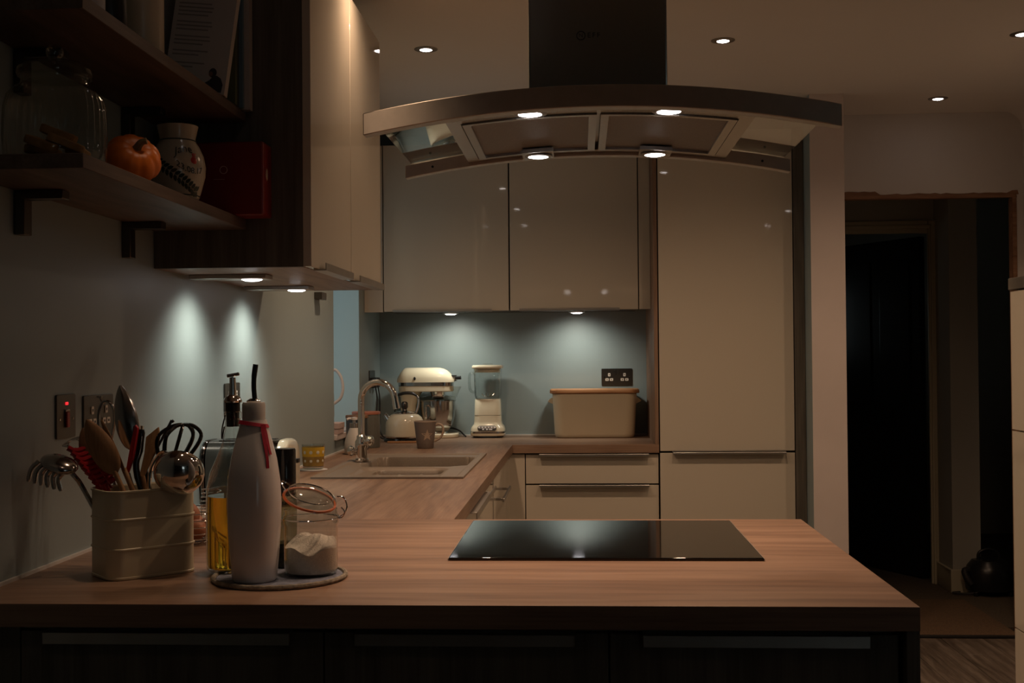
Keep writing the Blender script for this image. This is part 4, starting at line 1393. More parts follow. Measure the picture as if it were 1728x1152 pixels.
# --- pepper grinder
t = thing('pepper_grinder', 'pepper grinder with tall black cap behind the clip jar', 'grinder', (-0.551, 2.192, ZM))
obj('glass_body', lathe(nb(), [(0.0, 0.0005), (0.021, 0.0005), (0.0215, 0.004), (0.0215, 0.128), (0.019, 0.132)], 28, cap=False), M['smokeglass'], t)
obj('peppercorns', lathe(nb(), [(0.0, 0.003), (0.0185, 0.003), (0.0195, 0.006), (0.0195, 0.045), (0.012, 0.048), (0.0, 0.047)], 24), M['pepper'], t)
obj('cap', lathe(nb(), [(0.0, 0.1325), (0.0198, 0.1325), (0.0205, 0.135), (0.0200, 0.216), (0.0185, 0.219), (0.0, 0.220)], 28), M['blackgloss'], t)

# --- egg basket
EC = Vector((-0.842, 2.520, ZW))
t = thing('egg_basket', 'round wire basket behind the utensil tin', 'basket', EC)
for r_, z in ((0.040, 0.003), (0.055, 0.006), (0.068, 0.014), (0.077, 0.026), (0.082, 0.040), (0.084, 0.054), (0.083, 0.068)):
    b = nb()
    tube(b, [(r_ * math.cos(2 * PI * k / 40), r_ * math.sin(2 * PI * k / 40), z) for k in range(40)], 0.0013, 6, closed=True)
    obj('ring_wire', b, M['chrome'], t)
for k in range(8):
    a = 2 * PI * k / 8
    b = nb()
    tube(b, cat([(r_ * math.cos(a), r_ * math.sin(a), z) for r_, z in ((0.03, 0.002), (0.055, 0.0055), (0.0765, 0.025), (0.0838, 0.053), (0.083, 0.070))], 4), 0.0013, 6)
    obj('rib_wire', b, M['chrome'], t)
b = nb()
q = [(0.055 + (0.024 - 0.005 * (k / 90)) * math.cos(k * 0.42), -0.02 + 0.02 * math.sin(k * 0.42), 0.070 + 0.050 * k / 90) for k in range(90)]
tube(b, q, 0.0012, 6)
obj('coil_handle', b, M['chrome'], t)
eg = None
where = ['at the right of the basket', 'nearest the bottle in the basket', 'at the back of the basket', 'at the left of the basket', 'at the front of the basket', 'topmost in the wire basket']
for k in range(6):
    a = 2 * PI * k / 5 - 0.9
    rr_ = 0.042 if k < 5 else 0.0
    zz = 0.032 if k < 5 else 0.062
    b = nb()
    pr = []
    for i in range(13):
        th = -PI / 2 + PI * i / 12
        pr.append((0.0215 * math.cos(th) * (1 - 0.10 * math.sin(th)), 0.027 * math.sin(th)))
    lathe(b, pr, 20)
    b.transform(Matrix.Rotation(math.radians(62), 4, 'Y') if k < 5 else Matrix.Rotation(0.4, 4, 'X'))
    b.transform(Matrix.Rotation(a, 4, 'Z'))
    o = obj('egg', b, M['egg'])
    o.location = EC + Vector((rr_ * math.cos(a), rr_ * math.sin(a), zz))
    tag(o, 'brown hen egg lying ' + where[k], 'egg', 'brown eggs in the wire basket')

# --- toaster
t = thing('toaster', 'chrome toaster with cream end against the left wall', 'toaster', (-0.893, 3.20, ZW))
b = nb()
pr = rrect(0.165, 0.165, 0.05, 8, 0, 0.0905)
pr = [(p[0], max(p[1], 0.012)) for p in pr]
prism(b, pr, 'yz', -0.105, 0.085)
obj('shell', b, M['toastersteel'], t, sharp=50)
for x0, x1 in ((0.0852, 0.112), (-0.118, -0.1052)):
    b = nb()
    rs = []
    for s, xx in ((1.02, x0), (1.02, x0 + (x1 - x0) * 0.5), (0.97, x0 + (x1 - x0) * 0.85), (0.88, x1)):
        rs.append([Vector((xx, p[0] * s, 0.0905 + (p[1] - 0.0905) * s)) for p in pr])
    rings(b, rs)
    obj('end_cap', b, M['enamel'] if x0 > 0 else M['toastersteel'], t, sharp=50)
for yy in (-0.03, 0.03):
    obj('slot', bx(-0.08, 0.06, yy - 0.012, yy + 0.012, 0.1705, 0.1738), M['black'], t)
obj('lever', bx(0.112, 0.128, -0.012, 0.012, 0.11, 0.122), M['black'], t, bev=0.003)
for sx in (-0.08, 0.07):
    obj('foot', bx(sx - 0.012, sx + 0.012, -0.06, 0.06, 0.0005, 0.012), M['black'], t, bev=0.002)

# ================================================================== SINK RUN ITEMS
# --- yellow patterned glass on a coaster
t = thing('coaster', 'small pale round coaster under the yellow glass', 'coaster', (-0.944, 4.157, ZW))
obj('disc', lathe(nb(), [(0.0, 0.0005), (0.049, 0.0005), (0.050, 0.0025), (0.049, 0.004), (0.0, 0.004)], 32), M['sealant'], t)
GZ = ZW + 0.0042
t = thing('glass_tumbler', 'tumbler printed with yellow and amber bands and pale dots', 'glass', (-0.944, 4.157, GZ))
obj('glass', lathe(nb(), [(0.0, 0.0005), (0.034, 0.0005), (0.036, 0.004), (0.0405, 0.086), (0.0395, 0.086), (0.035, 0.010), (0.0, 0.009)], 40, cap=False), M['glass'], t)
def band(z0, z1, m_, nm):
    r = lambda z: 0.0362 + 0.0044 * (z - 0.004) / 0.082
    return obj(nm, lathe(nb(), [(r(z0), z0), (r(z1), z1), (r(z1) - 0.0004, z1), (r(z0) - 0.0004, z0)], 40, cap=False), m_, t)
bd = band(0.045, 0.078, M['yellow'], 'yellow_band')
band(0.012, 0.045, M['amber'], 'amber_band')
for k in range(10):
    a = 2 * PI * k / 10 - 0.3
    for zz, rr_ in ((0.060, 0.006), (0.030, 0.005)):
        b = nb()
        ellipsoid(b, (0, 0, 0), (rr_, rr_, 0.0006), frame3((math.cos(a), math.sin(a), 0), (0, 0, 1)), 14, 4)
        b.transform(Matrix.Translation((0.0396 * math.cos(a) if zz > 0.05 else 0.0380 * math.cos(a), 0.0396 * math.sin(a) if zz > 0.05 else 0.0380 * math.sin(a), zz)))
        obj('dot', b, M['dot'], bd)

# --- soap dispenser
t = thing('soap_dispenser', 'pale ceramic pump soap dispenser left of the tap', 'soap dispenser', (-0.930, 4.842, ZW))
obj('body', lathe(nb(), [(0.0, 0.0005), (0.033, 0.0005), (0.039, 0.006), (0.041, 0.028), (0.039, 0.052), (0.030, 0.080), (0.021, 0.100), (0.0175, 0.108), (0.0, 0.108)], 32), M['ceramic_matt'], t, sharp=50)
obj('collar', lathe(nb(), [(0.0, 0.1082), (0.0175, 0.1082), (0.0175, 0.128), (0.0, 0.129)], 24), M['utensil'], t)
b = nb()
lathe(b, [(0.0, 0.1292), (0.006, 0.1292), (0.006, 0.140), (0.0145, 0.141), (0.0145, 0.151), (0.0, 0.153)], 20)
tube(b, [(0.0, 0, 0.146), (-0.02, -0.012, 0.146), (-0.026, -0.016, 0.142)], 0.005, 8)
obj('pump', b, M['ceramic'], t)

# --- canisters
t = thing('canister', 'dark slate canister behind the soap dispenser', 'canister', (-0.962, 5.075, ZW))
obj('body', lathe(nb(), [(0.0, 0.0005), (0.046, 0.0005), (0.047, 0.004), (0.047, 0.136), (0.0, 0.137)], 36), M['canister_dark'], t)
obj('lid', lathe(nb(), [(0.0, 0.1372), (0.049, 0.1372), (0.049, 0.146), (0.047, 0.149), (0.0, 0.150)], 36), M['spoonwood_dark'], t)
t = thing('canister', 'ribbed grey canister with terracotta lid behind the tap', 'canister', (-0.948, 5.215, ZW))
def ribw(a, z):
    return 1.0 + 0.012 * math.cos(24 * a)
obj('body', lathe(nb(), [(0.0, 0.0005), (0.058, 0.0005), (0.060, 0.004), (0.060, 0.145), (0.0, 0.146)], 96, wob=ribw), M['canister'], t)
obj('lid', lathe(nb(), [(0.0, 0.1462), (0.0625, 0.1462), (0.0625, 0.155), (0.060, 0.158), (0.0, 0.159)], 36), M['peachlid'], t)

# --- window sill items
t = thing('pitcher', 'cream pitcher with large loop handle on the window sill', 'pitcher', (-1.112, 5.10, SILL + 0.0042))
obj('body', lathe(nb(), [(0.0, 0.0005), (0.035, 0.0005), (0.040, 0.006), (0.046, 0.07), (0.045, 0.16), (0.034, 0.22), (0.030, 0.25), (0.036, 0.275), (0.034, 0.275), (0.028, 0.25), (0.0, 0.24)], 32), M['ceramic'], t)
b = nb()
tube(b, cat([(0.040, -0.0, 0.262), (0.056, -0.001, 0.262), (0.077, -0.002, 0.232), (0.085, -0.002, 0.185), (0.074, -0.002, 0.142), (0.046, 0.0, 0.118)], 7), 0.0065, 10)
obj('handle', b, M['ceramic'], t)
t = thing('card_box', 'flat pale pink card box on the window sill', 'box', (-1.045, 4.93, SILL + 0.0042))
obj('tray', bx(-0.045, 0.045, -0.055, 0.055, 0.0005, 0.022), M['pinkpaper'], t, bev=0.002)
obj('lid', bx(-0.047, 0.047, -0.057, 0.057, 0.0225, 0.046), M['pinkpaper'], t, bev=0.002)

# ================================================================== BACK COUNTER ITEMS
# --- kettle
KX, KY = -0.834, 5.600
t = thing('kettle', 'cream electric kettle with chrome spout and black handle', 'kettle', (KX, KY, ZW))
obj('power_base', lathe(nb(), [(0.0, 0.0005), (0.098, 0.0005), (0.100, 0.004), (0.098, 0.012), (0.086, 0.018), (0.0, 0.018)], 40), M['blackgloss'], t)
obj('foot_ring', lathe(nb(), [(0.0, 0.0182), (0.090, 0.0182), (0.0915, 0.024), (0.0, 0.024)], 40), M['chrome'], t)
obj('body', lathe(nb(), [(0.0, 0.0242), (0.090, 0.0242), (0.0915, 0.030), (0.091, 0.075), (0.088, 0.095), (0.080, 0.112), (0.066, 0.124), (0.050, 0.130), (0.0, 0.131)], 48), M['enamel'], t, sharp=50)
ldk = obj('lid', lathe(nb(), [(0.0, 0.1312), (0.050, 0.1312), (0.050, 0.136), (0.040, 0.141), (0.020, 0.144), (0.0, 0.145)], 36), M['chrome'], t)
obj('lid_knob', lathe(nb(), [(0.0, 0.1445), (0.012, 0.1445), (0.010, 0.150), (0.016, 0.160), (0.015, 0.180), (0.010, 0.186), (0.0, 0.187)], 20), M['nickel'], ldk)
b = nb()
rs = []
for s in range(5):
    f_ = s / 4
    c = Vector((-0.070 - 0.022 * f_, -0.015, 0.095 + 0.030 * f_))
    w_ = 0.024 - 0.010 * f_
    rs.append([c + Vector((0.010 * math.cos(a) * (1 - .4 * f_), w_ * math.sin(a), 0.018 * (1 - .5 * f_) * math.cos(a))) for a in [2 * PI * k / 12 for k in range(12)]])
rings(b, rs)
obj('spout', b, M['chrome'], t)
b = nb()
rs = []
for q, w_ in zip(cat([(-0.048, 0, 0.212), (-0.030, 0, 0.217), (0.000, 0, 0.226), (0.035, 0, 0.225), (0.060, 0, 0.212)], 4), [0.006, 0.009, 0.011, 0.012, 0.013, 0.013, 0.013, 0.013, 0.013, 0.013, 0.013, 0.013, 0.013, 0.012, 0.011, 0.010, 0.008]):
    rs.append([q + Vector((0, w_ * math.cos(a), w_ * 0.62 * math.sin(a))) for a in [2 * PI * k / 10 for k in range(10)]])
rings(b, rs)
obj('handle', b, M['black'], t)
b = nb()
tube(b, cat([(0.058, 0, 0.214), (0.066, 0, 0.195), (0.064, 0, 0.165), (0.054, 0, 0.132)], 5), 0.0048, 10)
obj('handle_arm', b, M['chrome'], t)
b = nb()
tube(b, cat([(-0.030, 0, 0.216), (-0.036, 0, 0.185), (-0.046, 0, 0.145), (-0.045, 0, 0.130)], 5), 0.0035, 8)
obj('handle_arm', b, M['black'], t)
t = thing('wooden_board', 'thin round wooden board edge showing before the kettle', 'board', (-0.822, 5.475, ZW))
b = nb()
prism(b, rrect(0.15, 0.02, 0.006, 4), 'xy', 0.0005, 0.009)
obj('slab', b, M['lidwood'], t, bev=0.002)

# --- star mug
t = thing('mug', 'taupe mug with pale star beside the kettle', 'mug', (-0.678, 5.150, ZW))
obj('body', lathe(nb(), [(0.0, 0.0005), (0.034, 0.0005), (0.036, 0.003), (0.041, 0.050), (0.0485, 0.117), (0.0465, 0.1175), (0.039, 0.052), (0.034, 0.008), (0.0, 0.007)], 40), M['mug'], t)
obj('rim', lathe(nb(), [(0.0486, 0.115), (0.0490, 0.1175), (0.0478, 0.1190), (0.0463, 0.1178)], 40, cap=False), M['star'], t)
b = nb()
tube(b, cat([(0.042, 0, 0.098), (0.058, -0.001, 0.105), (0.075, -0.002, 0.096), (0.078, -0.002, 0.072), (0.066, -0.001, 0.046), (0.040, 0, 0.030)], 6), 0.0050, 10)
obj('handle', b, M['star'], t)
b = nb()
rs = [[], []]
ca = -PI / 2 + 0.33
for k in range(10):
    a = PI / 2 + 2 * PI * k / 10
    rr_ = 0.0265 if k % 2 == 0 else 0.0105
    u, v = -rr_ * math.cos(a), 0.058 + rr_ * math.sin(a)
    r0 = 0.0362 + 0.0125 * (v - 0.003) / 0.114
    for q, dd in enumerate((0.0002, 0.0010)):
        an = ca + u / 0.042
        rs[q].append(Vector(((r0 + dd) * math.cos(an), (r0 + dd) * math.sin(an), v)))
cen = [sum(r, Vector()) / 10 for r in rs]
v0 = [b.verts.new(p) for p in rs[1]]
cv = b.verts.new(Vector((0.0432 * math.cos(ca), 0.0432 * math.sin(ca), 0.058)))
for k in range(10):
    b.faces.new((cv, v0[k], v0[(k + 1) % 10]))
vb = [b.verts.new(p) for p in rs[0]]
for k in range(10):
    b.faces.new((v0[k], vb[k], vb[(k + 1) % 10], v0[(k + 1) % 10]))
obj('star', b, M['star'], t)

# --- stand mixer
MXO = Vector((-0.755, 5.860, ZW))
t = thing('stand_mixer', 'cream stand mixer with steel bowl in the back corner', 'mixer', MXO)
b = nb()
prism(b, rrect(0.30, 0.18, 0.075, 8, 0.0, 0.0), 'xy', 0.0005, 0.022)
obj('base', b, M['enamel'], t, bev=0.007, seg=3, flat=False)
b = nb()
rs = []
for z, x0, x1, w_ in ((0.021, -0.145, -0.045, 0.085), (0.05, -0.142, -0.055, 0.078), (0.10, -0.138, -0.060, 0.072), (0.16, -0.136, -0.058, 0.070), (0.20, -0.138, -0.045, 0.078), (0.226, -0.140, -0.030, 0.086)):
    rs.append([Vector((p[0], p[1], z)) for p in rrect(x1 - x0, w_, min(0.03, w_ * .45), 6, (x0 + x1) / 2, 0)])
rings(b, rs)
obj('column', b, M['enamel'], t, sharp=60)
b = nb()
rs = []
for i in range(17):
    s = i / 16
    x_ = -0.148 + 0.278 * s
    e_ = min(1.0, math.sin(PI * min(0.5, s * 2.6 + 0.12)), ) if s < 0.2 else (math.cos(PI / 2 * max(0, (s - 0.62) / 0.38) ** 1.6) ** 0.55 if s < 1 else 0.05)
    e_ = max(e_, 0.22)
    wy, zt = 0.066 * (0.55 + 0.45 * e_), 0.272 + 0.072 * e_
    zb = 0.272
    ring = []
    for k in range(17):
        a = PI * k / 16
        ring.append(Vector((x_, wy * math.cos(a) * (1.0), zb + (zt - zb) * math.sin(a) ** 0.8)))
    rs.append(ring)
rings(b, rs)
hdm = obj('head', b, M['enamel'], t, sharp=60)
b = nb()
prism(b, rrect(0.272, 0.128, 0.05, 8, -0.010, 0), 'xy', 0.255, 0.2718)
bandm = obj('trim_band', b, M['utensil'], t)
b = nb()
prism(b, rrect(0.270, 0.126, 0.05, 8, -0.010, 0), 'xy', 0.226, 0.2548)
obj('lower_head', b, M['enamel'], t, bev=0.004)
b = text_bm('KitchenAid', 0.015, 0.0003)
b.transform(Matrix.Translation((0.055, -0.0645, 0.2630)) @ Matrix.Rotation(PI / 2, 4, 'X'))
obj('lettering', b, M['black'], bandm)
b = nb()
ellipsoid(b, (-0.058, -0.064, 0.291), (0.006, 0.006, 0.009), None, 12, 8)
obj('speed_knob', b, M['black'], hdm)
b = nb()
tube(b, [(0.118, -0.01, 0.292), (0.144, -0.012, 0.292)], 0.016, 16)
hub = obj('attachment_hub', b, M['chrome'], t)
b = nb()
tube(b, [(0.138, -0.03, 0.292), (0.152, -0.034, 0.293), (0.166, -0.036, 0.294)], [0.007, 0.008, 0.009], 12)
obj('hub_knob', b, M['black'], hub)
b = nb()
tube(b, [(0.048, 0, 0.190), (0.048, 0, 0.2258)], [0.030, 0.040], 24)
obj('beater_shaft', b, M['chrome'], t)
bw = [(0.0, 0.030), (0.040, 0.030), (0.052, 0.034), (0.070, 0.060), (0.082, 0.100), (0.086, 0.140), (0.086, 0.176), (0.089, 0.178), (0.089, 0.181), (0.084, 0.181), (0.083, 0.140), (0.0, 0.045)]
obj('bowl', lathe(nb(), bw, 40, (0.048, 0)), M['utensil'], t, sharp=50)
obj('bowl_foot', lathe(nb(), [(0.0, 0.0222), (0.048, 0.0222), (0.046, 0.0298), (0.0, 0.0298)], 32, (0.048, 0)), M['chrome'], t)
b = nb()
tube(b, cat([(0.0, -0.072, 0.160), (0.0, -0.094, 0.152), (0.0, -0.094, 0.110), (0.0, -0.072, 0.092)], 5), 0.0055, 8)
obj('bowl_handle', b, M['chrome'], t)
b = nb()
lathe(b, [(0.089, 0.1815), (0.088, 0.198), (0.060, 0.206), (0.046, 0.206)], 40, (0.048, 0), cap=False)
obj('pouring_shield', b, M['acrylic'], t)
b = nb()
rs = []
for z, e_ in ((0.198, 0.0), (0.250, 0.026)):
    rs.append([Vector((0.112, -0.045, z)), Vector((0.138 + e_ * 0.4, -0.050, z)), Vector((0.140 + e_, 0.0, z)), Vector((0.138 + e_ * 0.4, 0.050, z)), Vector((0.112, 0.045, z))])
rings(b, rs, False, False, closed=False)
obj('pouring_chute', b, M['acrylic'], t)
b = nb()
tube(b, cat([(0.06, 0.075, 0.018), (0.10, 0.085, 0.040), (0.145, 0.075, 0.028), (0.170, 0.04, 0.010), (0.184, 0.0, 0.0045)], 6), 0.004, 8)
obj('cable', b, M['blackrub'], t)

# --- blender
BLO = Vector((-0.459, 5.852, ZW))
t = thing('blender', 'cream jug blender with clear glass jar standing right of the mixer', 'blender', BLO)
b = nb()
rs = []
for z, w_, d_ in ((0.010, 0.160, 0.15), (0.014, 0.166, 0.156), (0.022, 0.166, 0.156), (0.046, 0.162, 0.152), (0.055, 0.154, 0.144), (0.066, 0.137, 0.128), (0.080, 0.133, 0.124), (0.109, 0.131, 0.122)):
    rs.append([Vector((p[0], p[1], z)) for p in rrect(w_, d_, 0.038, 7)])
rings(b, rs)
obj('motor_base', b, M['enamel'], t, sharp=50)
b = nb()
rs = []
for z, w_ in ((0.1105, 0.131), (0.114, 0.1305), (0.184, 0.124), (0.189, 0.119)):
    rs.append([Vector((p[0], p[1], z)) for p in rrect(w_, w_ * 0.93, 0.034, 7)])
rings(b, rs)
obj('collar', b, M['enamel'], t, sharp=50)
b = nb()
prism(b, rrect(0.1675, 0.1575, 0.038, 7), 'xy', 0.0225, 0.0320)
bb = obj('trim_band', b, M['utensil'], t)
b = text_bm('KitchenAid', 0.012, 0.0003)
b.transform(Matrix.Translation((0.0, -0.0790, 0.0270)) @ Matrix.Rotation(PI / 2, 4, 'X'))
obj('lettering', b, M['black'], bb)
tilt = Matrix.Translation((0, -0.0745, 0.0475)) @ Matrix.Rotation(math.radians(-16), 4, 'X')
b = nb()
prism(b, rrect(0.092, 0.024, 0.011, 6), 'xz', -0.0035, -0.0005)
b.transform(tilt)
cp = obj('control_panel', b, M['black'], t)
b = nb()
prism(b, rrect(0.086, 0.010, 0.005, 4, 0, 0.0045), 'xz', -0.0048, -0.0036)
b.transform(tilt)
obj('button_strip', b, M['ceramic'], cp)
for k in range(5):
    b = nb()
    prism(b, rrect(0.008, 0.005, 0.002, 3, -0.030 + 0.015 * k, 0.0045), 'xz', -0.0056, -0.0049)
    b.transform(tilt)
    obj('button', b, M['nickel'], cp)
for k in range(3):
    b = nb()
    prism(b, rrect(0.010 if k < 2 else 0.016, 0.006, 0.002, 3, -0.018 + 0.018 * k, -0.006), 'xz', -0.0052, -0.0036)
    b.transform(tilt)
    obj('button', b, M['ceramic'], cp)
for sx in (-1, 1):
    for sy in (-1, 1):
        obj('foot', lathe(nb(), [(0.0, 0.0005), (0.012, 0.0005), (0.012, 0.0098), (0.0, 0.0098)], 14, (sx * 0.058, sy * 0.052)), M['black'], t)
b = nb()
rs = []
for z, w_ in ((0.1895, 0.108), (0.1915, 0.118), (0.205, 0.126), (0.335, 0.134)):
    rs.append([Vector((p[0], p[1], z)) for p in rrect(w_, w_, 0.030, 6)])
rings(b, rs, True, False)
jr = obj('glass_jug', b, M['glass'], t, sharp=60)
b = nb()
q = cat([(-0.064, 0, 0.312), (-0.082, 0, 0.314), (-0.091, 0, 0.298), (-0.090, 0, 0.248), (-0.082, 0, 0.226), (-0.060, 0, 0.220)], 6)
tube(b, q, 0.007, 10)
obj('jug_handle', b, M['glass'], jr)
b = nb()
for a in (0.4, 0.4 + PI / 2, 0.4 + PI, 0.4 + 3 * PI / 2):
    tube(b, cat([(0, 0, 0.198), (0.02 * math.cos(a), 0.02 * math.sin(a), 0.202), (0.032 * math.cos(a), 0.032 * math.sin(a), 0.214)], 3), 0.0022, 6)
obj('blade', b, M['utensil'], t)
b = nb()
rs = []
for z, w_ in ((0.318, 0.122), (0.3372, 0.130), (0.3376, 0.146), (0.342, 0.150), (0.350, 0.148), (0.354, 0.138)):
    rs.append([Vector((p[0], p[1], z)) for p in rrect(w_, w_, 0.034, 6)])
rings(b, rs)
lb = obj('lid', b, M['enamel'], t, sharp=50)
obj('lid_cap', lathe(nb(), [(0.0, 0.3542), (0.024, 0.3542), (0.026, 0.359), (0.023, 0.362), (0.0, 0.3625)], 24), M['acrylic'], lb)
b = nb()
tube(b, cat([(-0.05, 0.07, 0.02), (-0.07, 0.085, 0.014), (-0.08, 0.098, 0.0045), (-0.06, 0.108, 0.0045), (-0.03, 0.108, 0.0045)], 6), 0.0035, 8)
obj('cable', b, M['blackrub'], t)

# --- bread bin
t = thing('bread_bin', 'cream stoneware bread bin with wooden lid against the back wall', 'bread bin', (0.062, 5.848, ZW))
b = nb()
rs = []
for z, w_, d_, r_ in ((0.0005, 0.365, 0.190, 0.045), (0.005, 0.378, 0.200, 0.05), (0.02, 0.386, 0.206, 0.05), (0.19, 0.404, 0.218, 0.05), (0.212, 0.408, 0.220, 0.05), (0.214, 0.400, 0.212, 0.046)):
    rs.append([Vector((p[0], p[1], z)) for p in rrect(w_, d_, r_, 8)])
rings(b, rs)
obj('body', b, M['binceram'], t, sharp=50)
for s_ in (-1, 1):
    b = nb()
    prism(b, [(s_ * 0.199, 0.196), (s_ * 0.212, 0.190), (s_ * 0.226, 0.178), (s_ * 0.224, 0.172), (s_ * 0.198, 0.160)], 'xz', -0.035, 0.035)
    obj('lug_handle', b, M['binceram'], t, bev=0.004, seg=2)
b = nb()
rs = []
for z, w_, d_ in ((0.2142, 0.425, 0.226), (0.217, 0.432, 0.232), (0.229, 0.432, 0.232), (0.234, 0.426, 0.226)):
    rs.append([Vector((p[0], p[1], z)) for p in rrect(w_, d_, 0.05, 8)])
rings(b, rs)
obj('lid', b, M['lidwood'], t)

# ================================================================== SHELF ITEMS
# --- ribbed biscuit jar
t = thing('biscuit_jar', 'large ribbed glass biscuit jar with glass lid on the lower shelf', 'jar', (-0.884, 1.965, S1))
def ribj(a, z):
    return 1.0 + (0.020 * math.cos(36 * a) if 0.02 < z < 0.122 else 0.0)
obj('glass', lathe(nb(), [(0.0, 0.0005), (0.076, 0.0005), (0.082, 0.006), (0.083, 0.02), (0.083, 0.045), (0.0825, 0.070), (0.081, 0.095), (0.076, 0.114), (0.066, 0.126), (0.056, 0.132), (0.054, 0.142), (0.056, 0.146)], 144, wob=ribj, cap=False), M['jarglass'], t, sharp=70)
jl = obj('lid', lathe(nb(), [(0.0, 0.1465), (0.060, 0.1465), (0.062, 0.152), (0.060, 0.160), (0.046, 0.170), (0.020, 0.176), (0.0, 0.177)], 40), M['jarglass'], t)
b = nb()
ellipsoid(b, (0, 0, 0.190), (0.015, 0.015, 0.014), None, 20, 12)
obj('lid_knob', b, M['glass'], jl)
bpos = [(0.035, -0.030, 0.030, 0.5, 'lying front right in the ribbed jar'), (0.040, 0.020, 0.022, 1.6, 'lying back right in the ribbed jar'), (-0.010, -0.042, 0.030, -0.3, 'lying front left in the ribbed jar'),
        (-0.030, 0.010, 0.024, 0.9, 'lying at the left in the ribbed jar'), (0.006, 0.004, 0.052, 0.2, 'lying on top in the ribbed jar')]
for x_, y_, z_, a_, w_ in bpos:
    b = nb()
    prism(b, rrect(0.062, 0.026, 0.010, 4), 'xy', -0.007, 0.007)
    b.transform(Matrix.Translation((-0.884 + x_ * 0.82, 1.965 + y_ * 0.82, S1 + z_)) @ Matrix.Rotation(a_, 4, 'Z') @ Matrix.Rotation(0.35 if z_ > 0.025 else 0.1, 4, 'Y'))
    o = obj('biscuit', b, M['biscuit'], bev=0.003)
    tag(o, 'tan finger biscuit ' + w_, 'biscuit', 'biscuits in the ribbed jar')

# --- pumpkin
t = thing('pumpkin', 'small orange pumpkin with dry stem on the lower shelf', 'pumpkin', (-0.838, 2.195, S1))
b = nb()
rs = []
for i in range(17):
    th = -PI / 2 + PI * i / 16
    ring = []
    for k in range(72):
        a = 2 * PI * k / 72
        lob = 1 - 0.075 * (0.5 - 0.5 * math.cos(9 * a)) ** 3
        r_ = 0.053 * max(math.cos(th), 1e-4) ** 0.8 * lob
        dip = -0.010 * math.exp(-(r_ / 0.016) ** 2) * (1 if th > 0 else -1)
        ring.append(Vector((r_ * math.cos(a), r_ * math.sin(a), 0.0365 * math.sin(th) + dip)))
    rs.append(ring)
rings(b, rs)
TP = Matrix.Translation((0, 0, 0.0465)) @ Matrix.Rotation(math.radians(44), 4, 'X') @ Matrix.Rotation(math.radians(30), 4, 'Y')
b.transform(TP)
obj('flesh', b, M['pumpkin'], t, sharp=70)
b = nb()
tube(b, cat([(0, 0, 0.022), (0.001, 0, 0.034), (0.004, 0.002, 0.044), (0.012, 0.004, 0.050)], 4), [0.012, 0.011, 0.009, 0.008, 0.0075, 0.007, 0.007, 0.0068, 0.0065, 0.0062, 0.006, 0.006, 0.006], 7)
b.transform(TP)
obj('stem', b, M['stem'], t)

# --- painted vase
VO = Vector((-0.836, 2.440, S1))
t = thing('vase', 'cream pottery vase painted with green wreath, berry and lettering', 'vase', VO)
VP = [(0.0, 0.0005), (0.040, 0.0005), (0.043, 0.004), (0.048, 0.020), (0.056, 0.050), (0.057, 0.070), (0.053, 0.092), (0.044, 0.112), (0.037, 0.122), (0.036, 0.128), (0.041, 0.150), (0.042, 0.155), (0.039, 0.155), (0.033, 0.128), (0.0, 0.110)]
obj('body', lathe(nb(), VP, 48), M['vase'], t, sharp=60)
def vr(z):
    p = VP[1:12]
    for (r0, z0), (r1, z1) in zip(p[:-1], p[1:]):
        if z0 <= z <= z1:
            return r0 + (r1 - r0) * (z - z0) / (z1 - z0)
    return 0.04
def wrap(bm, ca, zc, d=0.0006):
    for v in bm.verts:
        z = zc + v.co.y
        r_ = vr(max(0.001, min(0.154, z))) + d + max(0, v.co.z)
        a = ca + v.co.x / 0.055
        v.co = Vector((r_ * math.cos(a), r_ * math.sin(a), z))
    return bm
VA = -PI / 2 + 0.42
b = text_bm('Jane', 0.024, 0.0003)
for v in b.verts:
    v.co.y += 0.010 - 14 * (v.co.x - 0.006) ** 2 * 0.9
wrap(b, VA + 0.15, 0.092)
obj('lettering', b, M['ink'], t)
b = text_bm('23.08.17', 0.017, 0.0003)
for v in b.verts:
    v.co.y += -0.004 + 10 * (v.co.x - 0.01) ** 2
wrap(b, VA + 0.38, 0.060)
obj('date_lettering', b, M['ink'], t)
b = nb()
ellipsoid(b, (0, 0, 0), (0.0075, 0.0075, 0.0006), None, 16, 4)
for k in range(2):
    prism(b, [(-0.002 + 0.004 * k, 0.007), (0.0 + 0.004 * k, 0.007), (0.001 + 0.005 * k, 0.016), (-0.004 + 0.006 * k, 0.014)], 'xy', 0.0, 0.0005)
wrap(b, VA + 0.52, 0.078)
obj('berry', b, M['berry'], t)
for k in range(15):
    s = k / 14
    u = -0.072 + 0.105 * s
    v_ = 0.092 - 0.076 * min(1, s * 1.08) ** 0.85
    for sd in (-1, 1):
        b = nb()
        an = (-0.95 + 0.95 * s) + sd * 0.95
        pts_ = [(0, 0), (0.004, 0.0036), (0.010, 0.0032), (0.0145, 0), (0.010, -0.0032), (0.004, -0.0036)]
        pts_ = [(u + p[0] * math.cos(an) - p[1] * math.sin(an), v_ - 0.0 + p[0] * math.sin(an) + p[1] * math.cos(an)) for p in pts_]
        vv = [b.verts.new((p[0], p[1], 0.0004)) for p in pts_]
        b.faces.new(vv)
        wrap(b, VA + 0.15, 0.0)
        obj('painted_leaf', b, M['ink'], t)
for zc, nm in ((0.124, 'neck_line'), (0.0085, 'foot_line')):
    b = nb()
    r_ = vr(zc) + 0.0002
    tube(b, [(r_ * math.cos(2 * PI * k / 40), r_ * math.sin(2 * PI * k / 40), zc) for k in range(40)], 0.0013, 6, closed=True)
    obj(nm, b, M['ink'], t)

